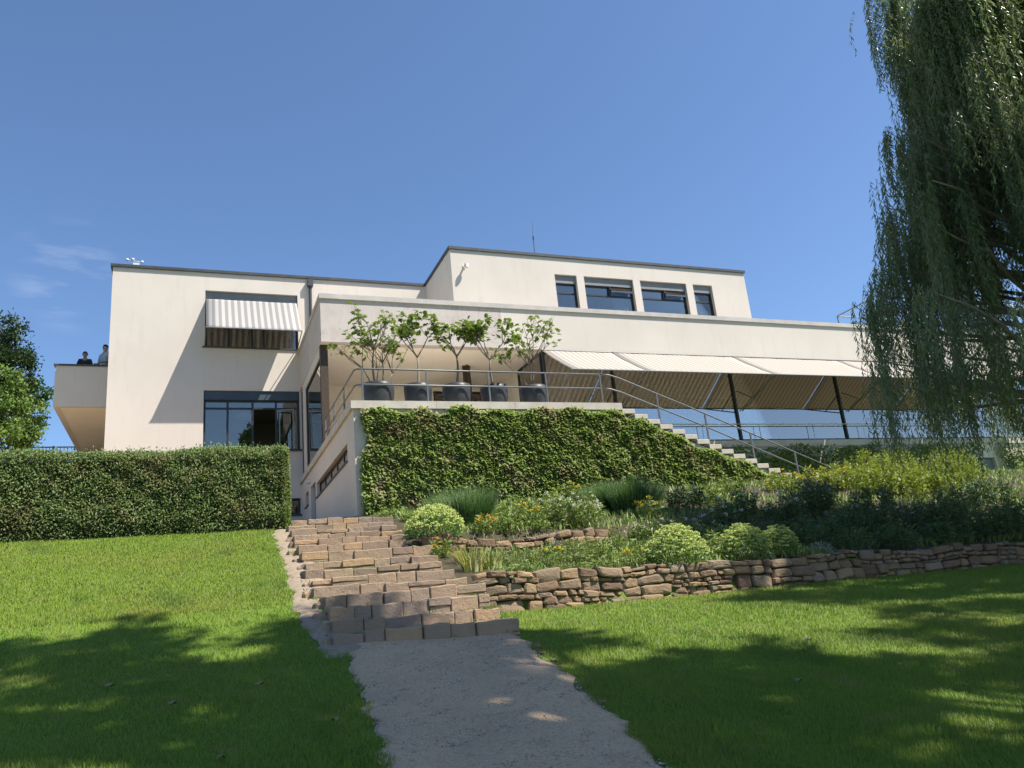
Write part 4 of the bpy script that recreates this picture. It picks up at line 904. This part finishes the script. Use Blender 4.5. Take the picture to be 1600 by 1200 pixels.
PL_ += [('yg',x,y,w_,h_,G_YG) for x,y,w_,h_ in ((15.9,15.2,1.1,.95),(16.8,15.0,1.1,.95),(17.8,15.0,1.0,.85),(16.6,16.4,1.1,.8),(17.6,16.6,1.1,.9),(18.8,16.4,1.2,.9),(18.6,18.0,1.2,.9),(20.0,18.4,1.2,.9),(19.8,20.4,1.2,.9),(21.6,20.2,1.3,.9),(23.2,20.6,1.3,.9),(20.0,16.2,1.3,.9),(21.4,17.4,1.3,.9),(22.6,18.6,1.3,.9))]
def relabel(k, x, y, g):
    if g is G_SH:
        if y < 11.3: return ('shaded_perennial', 'dark leafy perennial hanging over the shaded end of the rubble wall', 'plant', 'perennials on the shaded wall edge')
        if x > 15: return ('shaded_perennial', 'dark leafy perennial right under the hanging willow strands', 'plant', 'perennials under the willow')
        if y > 12.5: return ('shaded_perennial', 'dark leafy perennial standing between the pink phlox and the shaded wall', 'plant', 'perennials below the pink phlox')
    if g is G_YG:
        if y < 15.5: return ('goldenrod', 'bright yellow-green clump beside the golden flowers, bordering the shaded perennials', 'plant', 'yellow-green clumps beside the golden flowers')
        if y < 17: return ('goldenrod', 'bright yellow-green clump on the sunny bank behind the willow fringe', 'plant', 'yellow-green clumps on the bank')
    if g is G_LF:
        if y > 15.5: return ('bedding_perennial', 'low green leafy perennial at the foot of the ivy', 'plant', 'green perennials at the ivy foot')
        if y > 13.5: return ('bedding_perennial', 'low green leafy perennial growing just above the broken upper wall', 'plant', 'green perennials above the upper wall')
        if x > 6.5: return ('bedding_perennial', 'low green leafy perennial growing between the big sedums', 'plant', 'green perennials among the sedums')
    if g is G_LO and y < 11.3: return ('ground_cover_plant', 'flat mat-forming plant spilling over the top of the sunlit rubble wall', 'plant', 'mat plants on the wall edge')
    return g
for k, x, y, w_, h_, g in PL_: plant(k, x, y, 0, w_, h_, *relabel(k, x, y, g))
# low weeds that knit the bed together
def weeds():
    n = 46000; x = rng.uniform(3.9, 30, n); y = rng.uniform(10.75, 18.2, n); ok = ~((x < 4.15) & (y < 17)); x, y = x[ok], y[ok]
    pat = np.sin(x*1.7+y)*np.sin(y*1.9-x*.6)+rng.normal(size=len(x))*.35; ok = pat > -.25; x, y = x[ok], y[ok]; n = len(x)
    c = np.stack([x, y, ground_z(x, y)+.005], 1); L = rng.uniform(.06, .2, n); V, F = leaves(c, rdir(n)*.55+np.array([0,0,1.]), L, L*rng.uniform(.08,.3,n)); return V, F
V, F = weeds(); o = np_mesh('ground_cover', V, F, 'perennial_leaf'); tag(o, 'scattered low green weeds filling the flower bed', 'plants', kind='stuff')

# ------------------------------------------------------------------ trees
def limb(b, p, q, r0, r1, bend=.12, n=5):
    p = Vector(p); q = Vector(q); L = (q-p).length; pts = [p+(q-p)*i/n+Vector((random.uniform(-1,1), random.uniform(-1,1), random.uniform(-.5,.5)))*bend*L*.3*math.sin(math.pi*i/n) for i in range(n+1)]
    b.tube(pts, [r0+(r1-r0)*i/n for i in range(n+1)], 7); return pts
def tree(name, base, blobs, mat, per, ls, label, group=None, tr=.2, bark='bark_dark', lw=.55, lean=(0, 0)):
    t = thing(name, base, label, 'tree', group); b = MB(); P = []
    top = max(q[2] for q in blobs); zmid = base[2]+(top-base[2])*.45; mid = (base[0]+lean[0], base[1]+lean[1], zmid)
    limb(b, (base[0], base[1], base[2]-.2), mid, tr, tr*.7, .06)
    lead = (mid[0]*.6+.4*sum(q[0] for q in blobs)/len(blobs), mid[1]*.6+.4*sum(q[1] for q in blobs)/len(blobs), base[2]+(top-base[2])*.8); limb(b, mid, lead, tr*.7, tr*.25)
    for (x, y, z, r) in blobs:
        f = random.uniform(0, 1); s = tuple(mid[i]+(lead[i]-mid[i])*f for i in range(3))
        if s[2] > z: s = mid
        limb(b, s, (x, y, z), tr*.32, tr*.08)
        for k in range(3): limb(b, (x, y, z), (x+random.uniform(-r,r)*.8, y+random.uniform(-r,r)*.8, z+random.uniform(-.3,.9)*r), tr*.08, .01)
        n = int(per*r*r); nc = max(6, int(7*r*r)); cc = rdir(nc)*r*rng.uniform(.35, 1, (nc, 1))*np.array([1, 1, .85]); w_ = rng.integers(0, nc, n)
        c = np.array([x, y, z])+cc[w_]+rng.normal(size=(n, 3))*r*.17; L = rng.uniform(.7, 1.25, n)*ls
        P.append(leaves(c, rdir(n)+np.array([0, 0, -.25]), L, L*lw))
    b.build('trunk', bark, t, smooth=True); V, F = join(P); np_mesh('crown', V, F, mat, t); return t
def blobs(c, rx, rz, n, r, seed, flat=1.0):
    g = np.random.default_rng(seed); out = []
    for k in range(n):
        u = unit(g.normal(size=3)); s = g.uniform(.3, 1)**.6; out.append((c[0]+u[0]*rx*s, c[1]+u[1]*rx*s, c[2]+u[2]*rz*s, g.uniform(*r)))
    return out
tree('dark_conifer_like_tree', (-7.2, 34, gz1(-7.2, 34)), blobs((-7.2,34,10.6), 1.25, 2.4, 26, (.6,1.0), 2), 'tree_leaf_dark', 1300, .13, 'dark dense tree rising behind the hedge, taller than its neighbours', tr=.22)
tree('light_garden_tree', (-4.9, 24.5, gz1(-4.9, 24.5)), blobs((-5.0,24.5,6.8), 1.15, 1.25, 26, (.45,.75), 5), 'tree_leaf_light', 1700, .10, 'bright light green bushy tree just behind the hedge', tr=.12)
tree('street_tree', (-7.0, 40, gz1(-7.0, 40)), blobs((-6.9,40,11.2), 1.1, 1.5, 18, (.35,.6), 8), 'tree_leaf', 1100, .13, 'loose airy green tree next to the balcony with sky showing through', tr=.14)
tree('far_tree', (52.6, 46, gz1(52.6, 46)), blobs((52.6,46,20.2), 2.0, 1.6, 14, (.6,1.0), 9), 'tree_leaf', 420, .26, 'green tree top behind the pergola on the roof terrace', tr=.3)
tree('yellowing_far_tree', (54.2, 45, gz1(54.2, 45)), blobs((54.2,45,19.4), 1.0, 1.6, 8, (.5,.8), 12), 'tree_leaf_yellow', 420, .22, 'yellowish tree top behind the pergola beside the green one', tr=.22)
# tall garden trees beside and behind the viewpoint: their shade lies over lawn and path
tree('garden_lime_tree', (7.9, -1.0, gz1(7.9,-1)), blobs((8.2,-.1,13.6), 5.0, 2.3, 112, (.6,1.05), 21), 'tree_leaf', 420, .24, 'tall broad tree whose shade covers the gravel path', tr=.4)
tree('garden_maple_tree', (14.0, -3.6, gz1(14.0,-3.6)), blobs((13.6,-2.8,13.8), 4.1, 2.4, 80, (.6,1.0), 25), 'tree_leaf', 420, .24, 'tall tree whose shade covers the right lawn', tr=.4)
tree('garden_ash_tree', (20.2, 2.4, gz1(20.2,2.4)), blobs((18.7,2.7,13.4), 4.2, 2.6, 76, (.6,1.0), 29), 'tree_leaf', 420, .24, 'tall tree beyond the willow shading the far right lawn', tr=.4)

def willow():
    global rng
    rng = np.random.default_rng(41); random.seed(41)
    cx, cy = 15.65, 9.5; g0 = gz1(cx, cy)
    t = thing('weeping_willow', (cx, cy, g0), 'large weeping willow with hanging strands beside the villa garden front', 'tree')
    b = MB(); prof_z = [1.6, 2.2, 3.7, 5.2, 7.3, 9.5, 13, 16, 18.5]; prof_r = [3.25, 3.25, 3.0, 2.45, 1.95, 1.2, 1.3, 1.0, .5]
    limb(b, (cx, cy, g0-.3), (cx+.2, cy, 7), .42, .3, .05); limb(b, (cx+.2, cy, 7), (cx, cy, 13.8), .3, .05, .06)
    P = []; strands = []; ends = []
    for k in range(200):
        a = rng.uniform(0, 2*math.pi); z = rng.uniform(3.5, 13.6); r = np.interp(z-.8, prof_z, prof_r)*rng.uniform(.75, 1.02)
        if math.cos(a-math.atan2(-cy, cx)) < -.2 or (math.cos(a) > .3): r *= 1.35
        s = (cx+.1, cy, max(2.8, z-rng.uniform(.6, 1.8))); e = (cx+math.cos(a)*r, cy+math.sin(a)*r, z+.1)
        pts = limb(b, s, e, .05 if z > 8 else .07, .012, .2)
        ends += [(pts[-1], a), (pts[-2], a)]
        for q in pts[2:]: strands.append((q, a))
    near = [q for q in strands if q[0].x/q[0].y > 1.3 and q[0].y < cy+.6]
    for k in range(len(ends)+420):      # strands hang in bundles, first from every limb end
        q, a = ends[k] if k < len(ends) else (near if k % 2 else strands)[rng.integers(len(near if k % 2 else strands))]; a = a+rng.normal()*.4; p0 = np.array(q)+rng.normal(size=3)*np.array([.12,.12,.15]); L0 = rng.uniform(.9, 3.1); nb = rng.integers(8, 20); o0 = rng.uniform(.3, 1.2); wd = rng.uniform(.06, .2)
        for j in range(nb):
            p = p0+rng.normal(size=3)*np.array([wd, wd, .12]); far = p[0]/p[1] > 1.3
            L = max(.3, min(L0*rng.uniform(.6, 1.1), p[2]-(rng.uniform(2.4, 3.3) if far else rng.uniform(1.75, 2.7))))
            m = max(4, int(L/.042)); s = np.linspace(0, 1, m); out = .22*np.sin(np.minimum(s*2.2, 1.57))*o0; sway = rng.normal(size=2)*.05
            c = p+np.stack([math.cos(a)*out+sway[0]*s, math.sin(a)*out+sway[1]*s, .08*np.sin(s*3)-L*s], 1)
            d = rdir(m)*np.array([.8,.8,.3])+np.array([0,0,-1.0]); l_ = rng.uniform(.09,.16,m); P.append(leaves(c, d, l_, l_*.19, .25))
            if j % 3 == 0: b.tube([tuple(c[i]) for i in range(0, m, max(1, m//4))], .004, 3, False)
    b.build('trunk', 'bark_pale', t, smooth=True); V, F = join(P); np_mesh('crown', V, F, 'willow_leaf', t)
willow()

# ------------------------------------------------------------------ lawn
rng = np.random.default_rng(77)
def lawn_mask(x, y):
    pl = np.interp(y, *zip(*pathL)); pr = np.interp(y, *zip(*pathR)); wob = .05*np.sin(y*6.3)+.04*np.sin(y*15+1)
    left = (x < pl+wob) | (x > pr+wob*.8); up = y > 8.35; sl = np.interp(y, *zip(*stripL))+wob
    return np.where(up, (x < sl) | (x > np.where(y < 8.8, 3.42, 3.6)), left) & (y < np.where(x > 2.5, 10.5, 16.3))
def lawn():
    n = 820000; y = 3.2*(16.4/3.2)**(rng.uniform(0, 1, n)**1.12); xl = -.24*y-.9; xr = np.where(y < 10.6, 1.62*y+.6, 1.6); x = xl+(xr-xl)*rng.uniform(0, 1, n)
    ok = lawn_mask(x, y) | lawn_mask(x+.07, y) & lawn_mask(x-.07, y) | (lawn_mask(x-.06*rng.uniform(0, 1, n), y) | lawn_mask(x+.06*rng.uniform(0, 1, n), y)) & (rng.uniform(0, 1, n) < .35) & (y < 8.3)
    x, y = x[ok], y[ok]; m = len(x); tall = .7+.6*(.5+.5*np.sin(x*2.3+y*1.1)*np.sin(y*2.9-x))*rng.uniform(.6, 1.3, m); H = rng.uniform(.020, .046, m)*tall*(1+.025*y); w_ = .0022+.00028*y
    c = np.stack([x, y, ground_z(x, y)-.002], 1); a = rng.uniform(0, 6.28, m); s = np.stack([np.cos(a), np.sin(a), np.zeros(m)], 1)*(w_*rng.uniform(.6, 1.3, m))[:, None]
    ln = rng.normal(size=(m, 3))*.45; ln[:, 2] = 1; tip = c+unit(ln)*H[:, None]
    return np.stack([c-s, c+s, tip], 1).reshape(-1, 3), np.arange(3*m).reshape(-1, 3)
V, F = lawn(); tag(np_mesh('lawn_grass', V, F, 'grass_blade'), 'short mown lawn grass on both sides of the path', 'grass', kind='stuff')
def pebbles():
    n = 11000; y = rng.uniform(3.4, 8.5, n); a = np.interp(y, *zip(*pathL)); b_ = np.interp(y, *zip(*pathR)); u = rng.uniform(0, 1, n); edge = rng.uniform(0, 1, n) < .04
    u = np.where(edge, np.where(rng.uniform(0,1,n) < .6, 1-np.abs(rng.normal(size=n))*.06, np.abs(rng.normal(size=n))*.05), u); x = a+(b_-a)*u; r = rng.uniform(.003, .0105, n)*np.where(edge, 1.4, 1)
    c = np.stack([x, y, ground_z(x, y)+np.where((u < .07) | (u > .93), .008, .026)], 1); ax = np.array([[1,0,0],[-1,0,0],[0,1,0],[0,-1,0],[0,0,.6],[0,0,-.6]], float)
    V = (c[:, None]+ax[None]*r[:, None, None]*rng.uniform(.6, 1.4, (n, 6, 1))).reshape(-1, 3); f = np.array([[0,2,4],[2,1,4],[1,3,4],[3,0,4],[2,0,5],[1,2,5],[3,1,5],[0,3,5]]); F = (np.arange(n)[:, None, None]*6+f[None]).reshape(-1, 3); return V, F
V, F = pebbles(); tag(np_mesh('loose_gravel', V, F, 'pebble'), 'loose small gravel lying on the path', 'gravel', kind='stuff')
# fallen leaves on the grass and stones at the path edge
for k, (x, y) in enumerate(((.95,6.0),(-1.6,9.0),(-.6,7.9),(-.1,7.0),(.55,7.3),(3.9,7.6),(5.6,6.6),(.2,5.6),(4.4,5.4))):
    n = 8; V = []; s = rng.uniform(.022, .036); rot = rng.uniform(0, 6.28); z = gz1(x, y)+.035
    for i in range(n): a = 2*math.pi*i/n; r = s*(1 if i % 2 == 0 else .7); V.append((x+r*math.cos(a+rot)*1.25, y+r*math.sin(a+rot), z+.012*math.sin(2*a)))
    V.append((x, y, z+.012)); o = np_mesh('fallen_leaf', V, [(i, (i+1) % n, n) for i in range(n)], 'dead_leaf')
    tag(o, 'pale dry leaf fallen on the shaded or sunlit lawn', 'leaf', 'fallen leaves on the lawn'); o.modifiers.new('thickness','SOLIDIFY').thickness = .002
def loose_stone(x, y, s, label):
    bm = bmesh.new(); bmesh.ops.create_icosphere(bm, subdivisions=2, radius=1)
    for v in bm.verts: v.co = Vector((v.co.x*s*1.4, v.co.y*s, v.co.z*s*.6))*random.uniform(.85, 1.12)
    me = bpy.data.meshes.new('stone'); bm.to_mesh(me); bm.free(); me.materials.append(M['stone_wall']); o = bpy.data.objects.new('loose_stone', me); link(o, None); o.location = (x, y, gz1(x, y)+s*.35); o.rotation_euler.z = random.uniform(0, 6)
    tag(o, label, 'stone', 'loose stones at the path edge')
for x, y, s in ((3.12,7.4,.035),(3.06,7.0,.03),(3.22,7.75,.04),(2.98,6.7,.025),(3.3,7.9,.035),(2.8,5.6,.025)): loose_stone(x, y, s, 'small brown stone lying at the edge of the gravel path')

# ------------------------------------------------------------------ street railing behind, people on the balcony
fe = thing('street_fence', (-6.6, 42, gz1(-6.6,42)), 'dark metal fence on the street beyond the hedge and trees', 'fence'); zf = gz1(-6.6, 42)
for x in (-8.4,-7.2,-6.0,-4.8): MB().box(x-.04, x+.04, 41.96, 42.04, zf-.1, zf+1.25).build('post', 'frame_dark', fe)
for z in (.35, 1.2): MB().box(-8.4, -4.8, 41.985, 42.015, zf+z-.03, zf+z+.03).build('rail', 'frame_dark', fe)
for k in range(23): x = -8.25+k*.15; MB().box(x-.012, x+.012, 41.99, 42.01, zf+.38, zf+1.17).build('bar', 'frame_dark', fe)
def person(x, y, z, h, label, hair, shirt, face, lean):
    t = thing('person', (x, y, z), label, 'person'); s = h/1.75
    J = {'pel':(0,0,.93),'waist':(0,lean*.2,1.10),'chest':(0,lean*.6,1.32),'neck':(0,lean*.9,1.50),'chin':(0,lean*1.05,1.565),'head':(0,lean*1.1,1.64),'crown':(0,lean*1.08,1.715),
         'sl':(-.18,lean*.8,1.42),'el':(-.24,lean+.02,1.14),'wl':(-.17,lean+.22,1.06),'hl':(-.13,lean+.30,1.05),'sr':(.18,lean*.8,1.42),'er':(.24,lean+.02,1.14),'wr':(.17,lean+.22,1.06),'hr':(.13,lean+.30,1.05),
         'hipl':(-.09,0,.88),'kl':(-.10,.03,.48),'al':(-.10,-.02,.08),'tl':(-.11,.16,.03),'hipr':(.09,0,.88),'kr':(.10,.03,.48),'ar':(.10,-.02,.08),'tr':(.11,.16,.03)}
    Rd = {'pel':.135,'waist':.125,'chest':.15,'neck':.055,'chin':.07,'head':.088,'crown':.06,'sl':.06,'el':.042,'wl':.03,'hl':.032,'sr':.06,'er':.042,'wr':.03,'hr':.032,'hipl':.085,'kl':.058,'al':.042,'tl':.035,'hipr':.085,'kr':.058,'ar':.042,'tr':.035}
    def skin(name, joints, edges, mat, inflate, root, parent):
        idx = {j: i for i, j in enumerate(joints)}; ca, sa = math.cos(face), math.sin(face)
        me = bpy.data.meshes.new(name); me.from_pydata([((J[j][0]*ca-J[j][1]*sa)*s, (J[j][0]*sa+J[j][1]*ca)*s, J[j][2]*s) for j in joints], [(idx[a], idx[b]) for a, b in edges], []); me.materials.append(M[mat])
        o = bpy.data.objects.new(name, me); link(o, parent); o.modifiers.new('skin', 'SKIN'); sub = o.modifiers.new('sub', 'SUBSURF'); sub.levels = 2; sub.render_levels = 2
        lay = me.skin_vertices[0].data if me.skin_vertices else None
        if lay is None:
            bm = bmesh.new(); bm.from_mesh(me); bm.verts.layers.skin.verify(); bm.to_mesh(me); bm.free(); lay = me.skin_vertices[0].data
        for j in joints: r = (Rd[j]+inflate)*s; lay[idx[j]].radius = (r, r); lay[idx[j]].use_root = (j == root)
        return o
    arm = lambda q: [('chest','s'+q),('s'+q,'e'+q),('e'+q,'w'+q),('w'+q,'h'+q)]; leg = lambda q: [('pel','hip'+q),('hip'+q,'k'+q),('k'+q,'a'+q),('a'+q,'t'+q)]
    body = skin('body', list(J), [('pel','waist'),('waist','chest'),('chest','neck'),('neck','chin'),('chin','head'),('head','crown')]+arm('l')+arm('r')+leg('l')+leg('r'), 'skin', 0, 'pel', t)
    skin('shirt', ['pel','waist','chest','sl','el','sr','er'], [('pel','waist'),('waist','chest'),('chest','sl'),('sl','el'),('chest','sr'),('sr','er')], shirt, .02, 'pel', t)
    skin('trousers', ['pel','hipl','kl','al','hipr','kr','ar'], [('pel','hipl'),('hipl','kl'),('kl','al'),('pel','hipr'),('hipr','kr'),('kr','ar')], 'trousers', .016, 'pel', t)
    ca, sa = math.cos(face), math.sin(face); hd = Vector((-(lean*1.1)*sa, lean*1.1*ca, 1.645))*s+Vector((x, y, z)); fwd = Vector((-sa, ca, 0)); rt = Vector((ca, sa, 0))
    bm = bmesh.new(); bmesh.ops.create_icosphere(bm, subdivisions=3, radius=.108*s); bmesh.ops.delete(bm, geom=[v for v in bm.verts if v.co.z < -.005*s+max(0, (v.co.dot(fwd)))*.9], context='VERTS')
    me = bpy.data.meshes.new('hair'); bm.to_mesh(me); bm.free(); me.materials.append(M[hair]); o = bpy.data.objects.new('hair', me); link(o, t); o.location = hd-Vector((x,y,z))+Vector((0,0,.015)); o.scale = (.86, .95, 1.0)
    for sg in (-1, 1): MB().lathe(hd+rt*sg*.088*s+Vector((0,0,-.02)), [(0,.03),(.014,.02),(.016,-.01),(0,-.03)], 8).build('ear', 'skin', t)
    MB().add([hd+fwd*.088*s+Vector((0,0,.015)), hd+fwd*.12*s+Vector((0,0,-.03)), hd+fwd*.088*s+rt*.018+Vector((0,0,-.035)), hd+fwd*.088*s-rt*.018+Vector((0,0,-.035))], [(0,1,2),(0,3,1),(1,3,2),(0,2,3)]).build('nose', 'skin', t)
    for sg in (-1, 1): MB().lathe(hd+fwd*.084*s+rt*sg*.032*s+Vector((0,0,.01)), [(0,.01),(.012,0),(0,-.01)], 8).build('eye', 'hair_dark', t)
    MB().box(hd.x-.025, hd.x+.025, hd.y-.004, hd.y+.004, -.068+hd.z, -.060+hd.z).build('mouth', 'hair_grey', t).location += fwd*.082*s
person(-3.62, 31.15, 9.12, 1.66, 'grey-haired person leaning on the balcony parapet', 'hair_grey', 'shirt_dark', math.pi, .14)
person(-2.93, 31.05, 9.12, 1.95, 'person in a light top standing at the balcony beside the wing corner', 'hair_dark', 'shirt_light', math.pi*.75, .05)
